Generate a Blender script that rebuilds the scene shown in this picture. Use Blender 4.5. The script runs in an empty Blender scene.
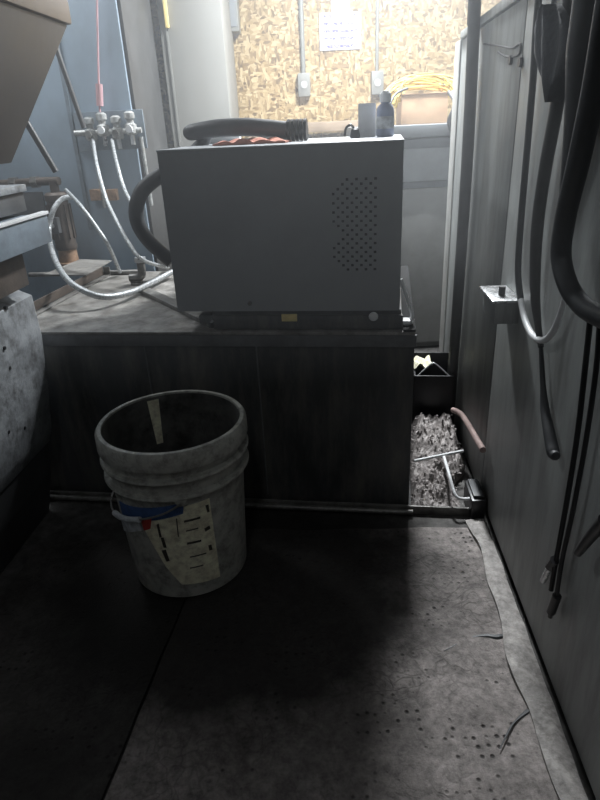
import bpy, bmesh, math, random
import numpy as np
from mathutils import Vector, Matrix

random.seed(7)
SC = bpy.context.scene
COL = SC.collection
R = math.radians

# ------------------------------------------------------------------ camera
PITCH, ROLL, FPX, CAM_H = 24.5, -2.8, 600.0, 0.93
_p, _t = R(PITCH), R(ROLL)
FWD = np.array([0, math.cos(_p), -math.sin(_p)])
_u0 = np.array([0, math.sin(_p), math.cos(_p)]); _r0 = np.array([1.0, 0, 0])
RGT = math.cos(_t) * _r0 + math.sin(_t) * _u0
UPV = math.cos(_t) * _u0 - math.sin(_t) * _r0
CAM = np.array([0, 0, CAM_H])
cam_d = bpy.data.cameras.new('camera'); cam_o = bpy.data.objects.new('camera', cam_d); COL.objects.link(cam_o)
cam_d.sensor_fit = 'VERTICAL'; cam_d.sensor_height = 36.0; cam_d.lens = FPX / 800 * 36.0
cam_d.clip_start = 0.02
M4 = Matrix.Identity(4)
for i in range(3):
    M4[i][0] = RGT[i]; M4[i][1] = UPV[i]; M4[i][2] = -FWD[i]; M4[i][3] = CAM[i]
cam_o.matrix_world = M4
SC.camera = cam_o

# ------------------------------------------------------------------ world, lights, exposure
w = bpy.data.worlds.new('world'); SC.world = w; w.use_nodes = True
w.node_tree.nodes['Background'].inputs[0].default_value = (0.80, 0.88, 1.0, 1)
w.node_tree.nodes['Background'].inputs[1].default_value = 0.02
VS = SC.view_settings
VS.view_transform = 'Standard'; VS.look = 'None'; VS.gamma = 1.0; VS.use_curve_mapping = False
VS.exposure = 0.0
CEIL = 2.95
# fluorescent fixtures: (x, y, height of the light, length, power); the last is an added front fill; housings are built further down
LAMPS = [(0.43, 2.52, 1.96, 0.3, 100.0), (-1.0, 2.12, 1.80, 0.4, 8.0), (2.2, 2.3, 2.75, 1.15, 8.0), (-0.2, -1.1, 2.75, 1.15, 4.0)]
for lx, ly, lz, ln, pw in LAMPS:
    ld = bpy.data.lights.new('tube_light', 'AREA'); ld.shape = 'RECTANGLE'
    ld.size = 0.16; ld.size_y = ln; ld.energy = pw; ld.color = (0.93, 0.97, 1.0)
    lo = bpy.data.objects.new('tube_light', ld); COL.objects.link(lo)
    lo.location = (lx, ly, lz - 0.004)

# ------------------------------------------------------------------ pixel helpers
def ray(x, y): return FWD + (x - 300) / FPX * RGT - (y - 400) / FPX * UPV
def Zp(x, y, z=0.0):
    d = ray(x, y); return CAM + d * (z - CAM_H) / d[2]
def Yp(x, y, yy):
    d = ray(x, y); return CAM + d * yy / d[1]

class Frame:
    def __init__(s, o, yaw):
        s.o = np.array([o[0], o[1], 0.0]); s.yaw = yaw; c, n = math.cos(R(yaw)), math.sin(R(yaw))
        s.x = np.array([c, n, 0]); s.y = np.array([-n, c, 0]); s.z = np.array([0, 0, 1.0])
    def loc(s, P): v = np.array(P) - s.o; return np.array([v @ s.x, v @ s.y, v[2]])
    def wor(s, L): return s.o + L[0] * s.x + L[1] * s.y + L[2] * s.z
    def on_y(s, px, py, d=0.0):
        r = ray(px, py); t = ((s.o - CAM) @ s.y + d) / (r @ s.y); return s.loc(CAM + r * t)
    def on_z(s, px, py, z): return s.loc(Zp(px, py, z))
    def wy(s, px, py, d=0.0): return s.wor(s.on_y(px, py, d))

TK = Frame(Zp(326, 506), -9.0)            # tank: x along the front, y into the depth
PN = Frame(Zp(490, 530), 90 - 4.6)        # right panel: x into the depth, y out of the panel (to the left)

# ------------------------------------------------------------------ materials
def nd(nt, t, **k):
    n = nt.nodes.new(t)
    for a, b in k.items():
        if a in n.bl_rna.properties: setattr(n, a, b)
        else: n.inputs[a].default_value = b
    return n
def rgba(c): return (c[0], c[1], c[2], 1.0)
def ramp(nt, fac, stops):
    r = nt.nodes.new('ShaderNodeValToRGB'); e = r.color_ramp.elements
    while len(e) < len(stops): e.new(0.5)
    for el, (p, c) in zip(e, stops): el.position = p; el.color = rgba(c) if len(c) == 3 else c
    nt.links.new(fac, r.inputs[0]); return r
def mat(name, col, rough=0.6, metal=0.0, var=0.25, scale=6.0, stretch=(1, 1, 1), bump=0.1, bscale=40.0,
        dirt=None, dirt_amt=0.5, spec=0.5):
    m = bpy.data.materials.new(name); m.use_nodes = True; nt = m.node_tree; L = nt.links.new
    b = nt.nodes['Principled BSDF']
    tc = nd(nt, 'ShaderNodeTexCoord'); mp = nd(nt, 'ShaderNodeMapping'); mp.inputs['Scale'].default_value = stretch
    L(tc.outputs['Object'], mp.inputs['Vector'])
    n1 = nd(nt, 'ShaderNodeTexNoise', Scale=scale, Detail=6.0, Roughness=0.65); L(mp.outputs[0], n1.inputs['Vector'])
    lo = tuple(c * (1 - var) for c in col); hi = tuple(min(1, c * (1 + var)) for c in col)
    r1 = ramp(nt, n1.outputs['Fac'], [(0.3, lo), (0.7, hi)])
    out = r1.outputs[0]
    if dirt:
        n2 = nd(nt, 'ShaderNodeTexNoise', Scale=scale * 1.7, Detail=8.0, Roughness=0.7); L(mp.outputs[0], n2.inputs['Vector'])
        r2 = ramp(nt, n2.outputs['Fac'], [(0.45, (0, 0, 0)), (0.68, (dirt_amt,) * 3)])
        mx = nd(nt, 'ShaderNodeMixRGB'); L(r2.outputs[0], mx.inputs[0]); L(out, mx.inputs[1]); mx.inputs[2].default_value = rgba(dirt)
        out = mx.outputs[0]
    L(out, b.inputs['Base Color'])
    b.inputs['Roughness'].default_value = rough; b.inputs['Metallic'].default_value = metal
    b.inputs['Specular IOR Level'].default_value = spec
    rr = ramp(nt, n1.outputs['Fac'], [(0.3, (max(0.05, rough - 0.1),) * 3), (0.75, (min(1, rough + 0.12),) * 3)])
    L(rr.outputs[0], b.inputs['Roughness'])
    if bump:
        n3 = nd(nt, 'ShaderNodeTexNoise', Scale=bscale, Detail=4.0); L(tc.outputs['Object'], n3.inputs['Vector'])
        bp = nd(nt, 'ShaderNodeBump', Strength=bump, Distance=0.004); L(n3.outputs['Fac'], bp.inputs['Height'])
        L(bp.outputs[0], b.inputs['Normal'])
    return m

MT = {}
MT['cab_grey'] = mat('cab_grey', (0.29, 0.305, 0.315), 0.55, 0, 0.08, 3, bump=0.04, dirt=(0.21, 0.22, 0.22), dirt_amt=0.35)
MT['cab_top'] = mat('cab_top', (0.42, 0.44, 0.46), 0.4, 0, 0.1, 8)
MT['dark_in'] = mat('dark_in', (0.03, 0.03, 0.032), 0.8)
MT['tank_dark'] = mat('tank_dark', (0.055, 0.058, 0.06), 0.42, 0, 0.35, 4, (2.6, 1, 0.6), 0.06, dirt=(0.22, 0.205, 0.18), dirt_amt=0.45)
MT['tank_lip'] = mat('tank_lip', (0.13, 0.135, 0.14), 0.4, 0, 0.25, 8, dirt=(0.04, 0.04, 0.04))
MT['tank_top'] = mat('tank_top', (0.26, 0.25, 0.235), 0.42, 0.1, 0.45, 14, bump=0.3, dirt=(0.07, 0.06, 0.05), dirt_amt=0.8)
MT['oily_steel'] = mat('oily_steel', (0.20, 0.195, 0.185), 0.4, 0.4, 0.4, 18, bump=0.2, dirt=(0.05, 0.045, 0.04), dirt_amt=0.7)
MT['bright_steel'] = mat('bright_steel', (0.62, 0.63, 0.64), 0.3, 0.7, 0.15, 30)
MT['braided'] = mat('braided', (0.42, 0.44, 0.45), 0.3, 0.3, 0.15, 120, bump=0.3, bscale=400)
MT['black_rubber'] = mat('black_rubber', (0.05, 0.053, 0.057), 0.55, 0, 0.3, 12, bump=0.08)
MT['matte_black'] = mat('matte_black', (0.03, 0.03, 0.03), 0.88, 0, 0.3, 12, spec=0.05)
MT['black_plastic'] = mat('black_plastic', (0.02, 0.02, 0.022), 0.4, 0, 0.3, 12)
MT['panel_grey'] = mat('panel_grey', (0.30, 0.315, 0.31), 0.5, 0, 0.22, 5, (2.2, 2.2, 0.35), 0.05, dirt=(0.12, 0.12, 0.115), dirt_amt=0.65)
MT['flange_pale'] = mat('flange_pale', (0.50, 0.50, 0.48), 0.5, 0, 0.15, 7, (1, 1, 0.3), dirt=(0.2, 0.19, 0.17))
MT['dark_pipe'] = mat('dark_pipe', (0.07, 0.07, 0.07), 0.45, 0.1, 0.3, 10)
MT['blue_grey'] = mat('blue_grey', (0.27, 0.34, 0.41), 0.55, 0, 0.12, 4, (1, 1, 0.5), 0.03, dirt=(0.20, 0.24, 0.28), dirt_amt=0.5)
MT['mach_blue'] = mat('mach_blue', (0.20, 0.245, 0.29), 0.5, 0, 0.2, 10, dirt=(0.08, 0.085, 0.09))
MT['beige_cab'] = mat('beige_cab', (0.25, 0.247, 0.23), 0.6, 0, 0.12, 3, (1, 1, 0.4), 0.03, dirt=(0.22, 0.21, 0.19), dirt_amt=0.4)
MT['hopper'] = mat('hopper', (0.065, 0.058, 0.053), 0.45, 0.1, 0.3, 5, (1, 1, 0.5), 0.08, dirt=(0.06, 0.055, 0.05))
MT['hopper_rim'] = mat('hopper_rim', (0.15, 0.115, 0.085), 0.5, 0, 0.3, 8)
MT['casting'] = mat('casting', (0.27, 0.285, 0.30), 0.5, 0, 0.3, 16, bump=0.35, bscale=70, dirt=(0.07, 0.07, 0.07), dirt_amt=0.8)
MT['casting_dark'] = mat('casting_dark', (0.085, 0.088, 0.092), 0.5, 0, 0.3, 12, bump=0.2)
MT['brown_iron'] = mat('brown_iron', (0.095, 0.075, 0.062), 0.5, 0.2, 0.4, 22, bump=0.3, dirt=(0.03, 0.027, 0.025))
MT['copper'] = mat('copper', (0.42, 0.27, 0.18), 0.45, 0.4, 0.3, 30, dirt=(0.10, 0.07, 0.05))
MT['pail'] = mat('pail', (0.40, 0.40, 0.365), 0.42, 0, 0.25, 22, bump=0.15, dirt=(0.10, 0.095, 0.085), dirt_amt=0.8)
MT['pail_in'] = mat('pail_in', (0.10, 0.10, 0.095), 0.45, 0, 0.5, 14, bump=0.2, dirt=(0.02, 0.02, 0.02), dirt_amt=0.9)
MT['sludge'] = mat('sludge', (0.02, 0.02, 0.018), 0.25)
MT['print_blue'] = mat('print_blue', (0.05, 0.10, 0.24), 0.6, 0, 0.4, 60)
MT['print_red'] = mat('print_red', (0.42, 0.05, 0.035), 0.6, 0, 0.2, 40)
MT['print_dark'] = mat('print_dark', (0.05, 0.045, 0.035), 0.7)
MT['print_white'] = mat('print_white', (0.50, 0.52, 0.54), 0.6, 0, 0.4, 60)
MT['tag_paper'] = mat('tag_paper', (0.90, 0.83, 0.62), 0.75, 0, 0.25, 35, dirt=(0.26, 0.21, 0.13), dirt_amt=0.6)
MT['white_plastic'] = mat('white_plastic', (0.78, 0.79, 0.80), 0.4, 0, 0.06, 20)
MT['yellow_tag'] = mat('yellow_tag', (0.75, 0.60, 0.25), 0.5, 0, 0.15, 60)
MT['cardboard'] = mat('cardboard', (0.52, 0.34, 0.21), 0.8, 0, 0.1, 20, bump=0.05)
MT['straw'] = mat('straw', (0.55, 0.40, 0.10), 0.6, 0, 0.3, 40)
MT['bench_grey'] = mat('bench_grey', (0.22, 0.235, 0.25), 0.55, 0, 0.1, 5, dirt=(0.13, 0.13, 0.13), dirt_amt=0.4)
MT['bench_low'] = mat('bench_low', (0.20, 0.20, 0.195), 0.6, 0, 0.12, 5, dirt=(0.10, 0.10, 0.09), dirt_amt=0.4)
MT['bench_dark'] = mat('bench_dark', (0.10, 0.11, 0.12), 0.6)
MT['bench_wood'] = mat('bench_wood', (0.26, 0.19, 0.13), 0.6, 0, 0.2, 8)
MT['rag'] = mat('rag', (0.50, 0.20, 0.14), 0.9, 0, 0.3, 30)
MT['cloth_dark'] = mat('cloth_dark', (0.075, 0.08, 0.09), 0.85, 0, 0.25, 18, (1, 1, 0.4), 0.3, 120)
MT['pink'] = mat('pink', (0.50, 0.30, 0.32), 0.5)
MT['pink_hose'] = mat('pink_hose', (0.30, 0.22, 0.205), 0.5, 0, 0.3, 30)
MT['conduit'] = mat('conduit', (0.22, 0.22, 0.205), 0.5, 0.2, 0.15, 20)
MT['blue_pack'] = mat('blue_pack', (0.20, 0.42, 0.58), 0.5)
MT['bottle_blue'] = mat('bottle_blue', (0.33, 0.37, 0.50), 0.35, 0, 0.15, 30)
MT['valve'] = mat('valve', (0.48, 0.49, 0.48), 0.4, 0.3, 0.4, 60, dirt=(0.14, 0.12, 0.10))
MT['swarf'] = mat('swarf', (0.30, 0.275, 0.265), 0.6, 0.05, 0.5, 60, bump=0.8, bscale=120, dirt=(0.13, 0.105, 0.10), dirt_amt=0.7)
MT['ceiling'] = mat('ceiling', (0.12, 0.12, 0.115), 0.9, 0, 0.1, 2)
MT['shop_wall'] = mat('shop_wall', (0.10, 0.10, 0.098), 0.85, 0, 0.15, 2)
MT['lamp_white'] = mat('lamp_white', (0.8, 0.8, 0.8), 0.5, bump=0)

def emis(name, col, st):
    m = bpy.data.materials.new(name); m.use_nodes = True; b = m.node_tree.nodes['Principled BSDF']
    b.inputs['Base Color'].default_value = rgba(col); b.inputs['Emission Color'].default_value = rgba(col)
    b.inputs['Emission Strength'].default_value = st; return m
MT['tube_glow'] = emis('tube_glow', (0.95, 0.98, 1.0), 6.0)

def osb_mat():
    m = bpy.data.materials.new('strand_board'); m.use_nodes = True; nt = m.node_tree; L = nt.links.new
    b = nt.nodes['Principled BSDF']; b.inputs['Roughness'].default_value = 0.75
    tc = nd(nt, 'ShaderNodeTexCoord')
    outs = []
    for ang, sc, off in ((0.5, (38, 38, 90), 0), (-0.8, (85, 85, 34), 3.3)):
        mp = nd(nt, 'ShaderNodeMapping'); mp.inputs['Rotation'].default_value = (0, ang, 0); mp.inputs['Scale'].default_value = sc
        mp.inputs['Location'].default_value = (off, 0, off)
        L(tc.outputs['Object'], mp.inputs['Vector'])
        v = nd(nt, 'ShaderNodeTexVoronoi', Scale=1.0, Randomness=1.0); L(mp.outputs[0], v.inputs['Vector'])
        outs.append(v)
    n = nd(nt, 'ShaderNodeTexNoise', Scale=22.0, Detail=3.0); L(tc.outputs['Object'], n.inputs['Vector'])
    th = ramp(nt, n.outputs['Fac'], [(0.48, (0, 0, 0)), (0.52, (1, 1, 1))])
    mx = nd(nt, 'ShaderNodeMixRGB'); L(th.outputs[0], mx.inputs[0]); L(outs[0].outputs['Color'], mx.inputs[1]); L(outs[1].outputs['Color'], mx.inputs[2])
    sp = nd(nt, 'ShaderNodeSeparateColor'); L(mx.outputs[0], sp.inputs[0])
    r = ramp(nt, sp.outputs[0], [(0.0, (0.12, 0.07, 0.025)), (0.25, (0.27, 0.175, 0.07)), (0.6, (0.38, 0.265, 0.12)), (1.0, (0.56, 0.44, 0.25))])
    L(r.outputs[0], b.inputs['Base Color'])
    bp = nd(nt, 'ShaderNodeBump', Strength=0.35, Distance=0.003); L(sp.outputs[1], bp.inputs['Height']); L(bp.outputs[0], b.inputs['Normal'])
    return m
MT['osb'] = osb_mat()

def spill_shade(nt, L):
    """mask of spilled oil and painted tank shade round the bucket: an irregular blot on the floor (world position)"""
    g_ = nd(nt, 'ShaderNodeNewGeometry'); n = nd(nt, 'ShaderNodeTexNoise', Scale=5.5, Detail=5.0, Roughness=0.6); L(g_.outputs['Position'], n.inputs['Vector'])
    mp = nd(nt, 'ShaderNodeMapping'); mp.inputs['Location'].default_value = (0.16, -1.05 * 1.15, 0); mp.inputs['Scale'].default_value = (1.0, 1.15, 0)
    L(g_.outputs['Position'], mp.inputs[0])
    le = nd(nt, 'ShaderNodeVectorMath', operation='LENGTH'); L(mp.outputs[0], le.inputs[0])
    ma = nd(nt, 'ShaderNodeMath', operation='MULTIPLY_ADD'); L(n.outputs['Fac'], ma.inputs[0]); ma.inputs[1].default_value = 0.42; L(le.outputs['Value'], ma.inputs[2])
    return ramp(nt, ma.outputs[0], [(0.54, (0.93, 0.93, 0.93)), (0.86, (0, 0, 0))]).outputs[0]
def floor_mat():
    m = bpy.data.materials.new('oily_concrete'); m.use_nodes = True; nt = m.node_tree; L = nt.links.new
    b = nt.nodes['Principled BSDF']; tc = nd(nt, 'ShaderNodeTexCoord')
    n = nd(nt, 'ShaderNodeTexNoise', Scale=2.2, Detail=8.0, Roughness=0.65); L(tc.outputs['Object'], n.inputs['Vector'])
    n2 = nd(nt, 'ShaderNodeTexNoise', Scale=35.0, Detail=6.0, Roughness=0.7); L(tc.outputs['Object'], n2.inputs['Vector'])
    r = ramp(nt, n.outputs['Fac'], [(0.35, (0.03, 0.029, 0.028)), (0.65, (0.14, 0.135, 0.13))])
    r2 = ramp(nt, n2.outputs['Fac'], [(0.3, (0.5, 0.5, 0.5)), (0.7, (1.2, 1.2, 1.2))])
    mx = nd(nt, 'ShaderNodeMixRGB', blend_type='MULTIPLY'); mx.inputs[0].default_value = 1.0
    L(r.outputs[0], mx.inputs[1]); L(r2.outputs[0], mx.inputs[2])
    ms = nd(nt, 'ShaderNodeMixRGB'); L(spill_shade(nt, L), ms.inputs[0]); L(mx.outputs[0], ms.inputs[1]); ms.inputs[2].default_value = (0.012, 0.011, 0.010, 1)
    L(ms.outputs[0], b.inputs['Base Color'])
    b.inputs['Roughness'].default_value = 0.85; b.inputs['Specular IOR Level'].default_value = 0.2
    bp = nd(nt, 'ShaderNodeBump', Strength=0.4, Distance=0.004); L(n2.outputs['Fac'], bp.inputs['Height']); L(bp.outputs[0], b.inputs['Normal'])
    return m
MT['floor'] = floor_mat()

def mat_mat(name, base, dark, oil):
    """dimpled grey absorbent sheet: rows of small dark dimples, grime, oil stains and the painted shade blot"""
    m = bpy.data.materials.new(name); m.use_nodes = True; nt = m.node_tree; L = nt.links.new
    b = nt.nodes['Principled BSDF']; tc = nd(nt, 'ShaderNodeTexCoord')
    v = nd(nt, 'ShaderNodeTexVoronoi', Scale=58.0, Randomness=0.3); L(tc.outputs['Object'], v.inputs['Vector'])
    dot = ramp(nt, v.outputs['Distance'], [(0.12, (1, 1, 1)), (0.27, (0, 0, 0))])
    nm = nd(nt, 'ShaderNodeTexNoise', Scale=5.0, Detail=3.0); L(tc.outputs['Object'], nm.inputs['Vector'])
    msk = ramp(nt, nm.outputs['Fac'], [(0.34, (0.3, 0.3, 0.3)), (0.50, (0.95, 0.95, 0.95))])
    dm = nd(nt, 'ShaderNodeMath', operation='MULTIPLY'); L(dot.outputs[0], dm.inputs[0]); L(msk.outputs[0], dm.inputs[1])
    n = nd(nt, 'ShaderNodeTexNoise', Scale=55.0, Detail=8.0, Roughness=0.75); L(tc.outputs['Object'], n.inputs['Vector'])
    c1 = ramp(nt, n.outputs['Fac'], [(0.3, tuple(k * 0.35 for k in base)), (0.68, tuple(k * 1.45 for k in base))])
    # fine crazing / wrinkles
    nw = nd(nt, 'ShaderNodeTexNoise', Scale=8.0, Detail=3.0); L(tc.outputs['Object'], nw.inputs['Vector'])
    ad = nd(nt, 'ShaderNodeVectorMath', operation='MULTIPLY_ADD'); L(nw.outputs['Color'], ad.inputs[0]); ad.inputs[1].default_value = (0.25, 0.25, 0.25); L(tc.outputs['Object'], ad.inputs[2])
    ve = nd(nt, 'ShaderNodeTexVoronoi', feature='DISTANCE_TO_EDGE', Scale=24.0); L(ad.outputs[0], ve.inputs['Vector'])
    cr = ramp(nt, ve.outputs['Distance'], [(0.0, (0.42, 0.42, 0.42)), (0.10, (0, 0, 0))])
    inv = ramp(nt, nm.outputs['Fac'], [(0.40, (0.8, 0.8, 0.8)), (0.55, (0.1, 0.1, 0.1))])
    cm = nd(nt, 'ShaderNodeMath', operation='MULTIPLY'); L(cr.outputs[0], cm.inputs[0]); L(inv.outputs[0], cm.inputs[1])
    mx1 = nd(nt, 'ShaderNodeMath', operation='MAXIMUM'); L(dm.outputs[0], mx1.inputs[0]); L(cm.outputs[0], mx1.inputs[1])
    mx = nd(nt, 'ShaderNodeMixRGB'); L(mx1.outputs[0], mx.inputs[0]); L(c1.outputs[0], mx.inputs[1]); mx.inputs[2].default_value = rgba(dark)
    no = nd(nt, 'ShaderNodeTexNoise', Scale=3.0, Detail=4.0); L(tc.outputs['Object'], no.inputs['Vector'])
    om = ramp(nt, no.outputs['Fac'], [(0.40, (0, 0, 0)), (0.62, (oil,) * 3)])
    mo = nd(nt, 'ShaderNodeMixRGB'); L(om.outputs[0], mo.inputs[0]); L(mx.outputs[0], mo.inputs[1]); mo.inputs[2].default_value = rgba(dark)
    ms = nd(nt, 'ShaderNodeMixRGB'); L(spill_shade(nt, L), ms.inputs[0]); L(mo.outputs[0], ms.inputs[1]); ms.inputs[2].default_value = (0.012, 0.011, 0.010, 1)
    L(ms.outputs[0], b.inputs['Base Color']); b.inputs['Roughness'].default_value = 0.75; b.inputs['Specular IOR Level'].default_value = 0.3
    h = nd(nt, 'ShaderNodeMath', operation='SUBTRACT'); L(n.outputs['Fac'], h.inputs[0]); L(mx1.outputs[0], h.inputs[1])
    bp = nd(nt, 'ShaderNodeBump', Strength=0.7, Distance=0.005); L(h.outputs[0], bp.inputs['Height']); L(bp.outputs[0], b.inputs['Normal'])
    return m
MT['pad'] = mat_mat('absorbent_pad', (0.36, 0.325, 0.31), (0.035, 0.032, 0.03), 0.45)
MT['pad_dark'] = mat_mat('absorbent_pad_oily', (0.12, 0.112, 0.105), (0.02, 0.018, 0.017), 0.8)  # darker base tone, more oil stains
MT['strip'] = mat('strip', (0.34, 0.32, 0.305), 0.75, 0, 0.45, 45, bump=0.8, bscale=60, dirt=(0.12, 0.11, 0.10), dirt_amt=0.6)

def note_mat():
    """white paper with rows of faint violet handwriting (generated coords: x across, z up)"""
    m = bpy.data.materials.new('note_paper'); m.use_nodes = True; nt = m.node_tree; L = nt.links.new
    b = nt.nodes['Principled BSDF']; b.inputs['Roughness'].default_value = 0.8
    tc = nd(nt, 'ShaderNodeTexCoord'); sp = nd(nt, 'ShaderNodeSeparateXYZ'); L(tc.outputs['Generated'], sp.inputs[0])
    rows = nd(nt, 'ShaderNodeMath', operation='MULTIPLY'); L(sp.outputs[2], rows.inputs[0]); rows.inputs[1].default_value = 5.0
    fr = nd(nt, 'ShaderNodeMath', operation='FRACT'); L(rows.outputs[0], fr.inputs[0])
    line = ramp(nt, fr.outputs[0], [(0.30, (0, 0, 0)), (0.36, (1, 1, 1)), (0.66, (1, 1, 1)), (0.72, (0, 0, 0))])
    mp = nd(nt, 'ShaderNodeMapping'); mp.inputs['Scale'].default_value = (16, 1, 16); L(tc.outputs['Generated'], mp.inputs[0])
    n = nd(nt, 'ShaderNodeTexNoise', Scale=1.0, Detail=2.0); L(mp.outputs[0], n.inputs['Vector'])
    st = ramp(nt, n.outputs['Fac'], [(0.47, (0, 0, 0)), (0.52, (1, 1, 1))])
    ed = ramp(nt, sp.outputs[0], [(0.08, (0, 0, 0)), (0.12, (1, 1, 1)), (0.88, (1, 1, 1)), (0.94, (0, 0, 0))])
    a = nd(nt, 'ShaderNodeMath', operation='MULTIPLY'); L(line.outputs[0], a.inputs[0]); L(st.outputs[0], a.inputs[1])
    c = nd(nt, 'ShaderNodeMath', operation='MULTIPLY'); L(a.outputs[0], c.inputs[0]); L(ed.outputs[0], c.inputs[1])
    mx = nd(nt, 'ShaderNodeMixRGB'); L(c.outputs[0], mx.inputs[0]); mx.inputs[1].default_value = (0.42, 0.42, 0.46, 1); mx.inputs[2].default_value = (0.10, 0.08, 0.28, 1)
    L(mx.outputs[0], b.inputs['Base Color']); return m
MT['note'] = note_mat()

# ------------------------------------------------------------------ mesh builder
class MB:
    def __init__(s): s.bm = bmesh.new()
    def box(s, x0, x1, y0, y1, z0, z1):
        vs = [s.bm.verts.new((x, y, z)) for x in (x0, x1) for y in (y0, y1) for z in (z0, z1)]
        for f in ((0, 1, 3, 2), (4, 6, 7, 5), (0, 4, 5, 1), (2, 3, 7, 6), (0, 2, 6, 4), (1, 5, 7, 3)):
            s.bm.faces.new([vs[i] for i in f])
        return s
    def hexa(s, bot, top):
        """8 corners: bot[4] and top[4] in the same winding"""
        a = [s.bm.verts.new(tuple(p)) for p in bot]; b = [s.bm.verts.new(tuple(p)) for p in top]
        n = len(a)
        s.bm.faces.new(a[::-1]); s.bm.faces.new(b)
        for i in range(n): s.bm.faces.new((a[i], a[(i + 1) % n], b[(i + 1) % n], b[i]))
        return s
    def quad(s, *p): s.bm.faces.new([s.bm.verts.new(tuple(q)) for q in p]); return s
    def tube(s, pts, r, n=10, sub=6, smooth=True, caps=True):
        P = [np.array(p, float) for p in pts]
        rad = list(r) if hasattr(r, '__len__') else [r] * len(P)
        if smooth and len(P) > 2:
            Q, RR = [], []
            for i in range(len(P) - 1):
                p0 = P[max(i - 1, 0)]; p1 = P[i]; p2 = P[i + 1]; p3 = P[min(i + 2, len(P) - 1)]
                for k in range(sub):
                    t = k / sub
                    Q.append(0.5 * ((2 * p1) + (-p0 + p2) * t + (2 * p0 - 5 * p1 + 4 * p2 - p3) * t * t + (-p0 + 3 * p1 - 3 * p2 + p3) * t ** 3))
                    RR.append(rad[i] * (1 - t) + rad[i + 1] * t)
            Q.append(P[-1]); RR.append(rad[-1]); P, rad = Q, RR
        T = []
        for i in range(len(P)):
            d = P[min(i + 1, len(P) - 1)] - P[max(i - 1, 0)]; T.append(d / (np.linalg.norm(d) + 1e-9))
        a = np.array([0, 0, 1.0]) if abs(T[0][2]) < 0.9 else np.array([1.0, 0, 0])
        u = np.cross(T[0], a); u /= np.linalg.norm(u); rings = []
        for i in range(len(P)):
            u = u - T[i] * (u @ T[i]); u /= np.linalg.norm(u); v = np.cross(T[i], u)
            rings.append([s.bm.verts.new(tuple(P[i] + rad[i] * (math.cos(2 * math.pi * k / n) * u + math.sin(2 * math.pi * k / n) * v))) for k in range(n)])
        for a_, b_ in zip(rings[:-1], rings[1:]):
            for k in range(n): s.bm.faces.new((a_[k], a_[(k + 1) % n], b_[(k + 1) % n], b_[k]))
        if caps: s.bm.faces.new(rings[0][::-1]); s.bm.faces.new(rings[-1])
        return s
    def lathe(s, prof, c=(0, 0, 0), n=32, close=False):
        rings = []
        for r, z in prof:
            if r < 1e-6: rings.append([s.bm.verts.new((c[0], c[1], c[2] + z))] * n)
            else: rings.append([s.bm.verts.new((c[0] + r * math.cos(2 * math.pi * k / n), c[1] + r * math.sin(2 * math.pi * k / n), c[2] + z)) for k in range(n)])
        for a, b in zip(rings[:-1], rings[1:]):
            for k in range(n):
                vs = []
                for v in (a[k], a[(k + 1) % n], b[(k + 1) % n], b[k]):
                    if v not in vs: vs.append(v)
                if len(vs) > 2: s.bm.faces.new(vs)
        return s
    def grid(s, fn, nu, nv, thick=0.0):
        def sheet(off):
            return [[s.bm.verts.new(tuple(fn(i / nu, j / nv, off))) for j in range(nv + 1)] for i in range(nu + 1)]
        A = sheet(0.0)
        for i in range(nu):
            for j in range(nv): s.bm.faces.new((A[i][j], A[i + 1][j], A[i + 1][j + 1], A[i][j + 1]))
        if thick:
            B = sheet(thick)
            for i in range(nu):
                for j in range(nv): s.bm.faces.new((B[i][j], B[i][j + 1], B[i + 1][j + 1], B[i + 1][j]))
            for i in range(nu):
                s.bm.faces.new((A[i][0], B[i][0], B[i + 1][0], A[i + 1][0])); s.bm.faces.new((A[i][nv], A[i + 1][nv], B[i + 1][nv], B[i][nv]))
            for j in range(nv):
                s.bm.faces.new((A[0][j], A[0][j + 1], B[0][j + 1], B[0][j])); s.bm.faces.new((A[nu][j], B[nu][j], B[nu][j + 1], A[nu][j + 1]))
        return s
    def bevel(s, w, seg=2):
        bmesh.ops.bevel(s.bm, geom=[e for e in s.bm.edges], offset=w, segments=seg, affect='EDGES', profile=0.6); return s
    def build(s, name, m, parent=None, origin=None, frame=None, smooth=True, recalc=True):
        """frame: vertices are in world space and get converted into that frame (the parent's)"""
        if recalc: bmesh.ops.recalc_face_normals(s.bm, faces=s.bm.faces)
        if frame is not None:
            for v in s.bm.verts: v.co = Vector(frame.loc(np.array(v.co)))
        if origin == 'auto':
            co = np.array([v.co[:] for v in s.bm.verts]); origin = (*((co.min(0) + co.max(0)) / 2)[:2], co[:, 2].min())
        if origin is not None:
            for v in s.bm.verts: v.co -= Vector(origin)
        me = bpy.data.meshes.new(name); s.bm.to_mesh(me); s.bm.free()
        me.materials.append(MT[m] if isinstance(m, str) else m)
        if smooth:
            me.polygons.foreach_set('use_smooth', [True] * len(me.polygons))
            me.set_sharp_from_angle(angle=R(38))
        o = bpy.data.objects.new(name, me); COL.objects.link(o)
        if parent: o.parent = parent
        if origin is not None: o.location = origin
        return o

def tag(o, label=None, cat=None, group=None, kind=None):
    if label: o['label'] = label
    if cat: o['category'] = cat
    if group: o['group'] = group
    if kind: o['kind'] = kind
    return o
def empty(name, loc=(0, 0, 0), rz=0.0):
    o = bpy.data.objects.new(name, None); COL.objects.link(o); o.location = loc; o.rotation_euler = (0, 0, R(rz)); o.empty_display_size = 0.1
    return o
def bxp(name, m, parent, dims, bev=0.004, kind=None):
    b = MB().box(*dims)
    if bev: b.bevel(bev, 2)
    o = b.build(name, m, parent)
    if kind: o['kind'] = kind
    return o

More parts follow.
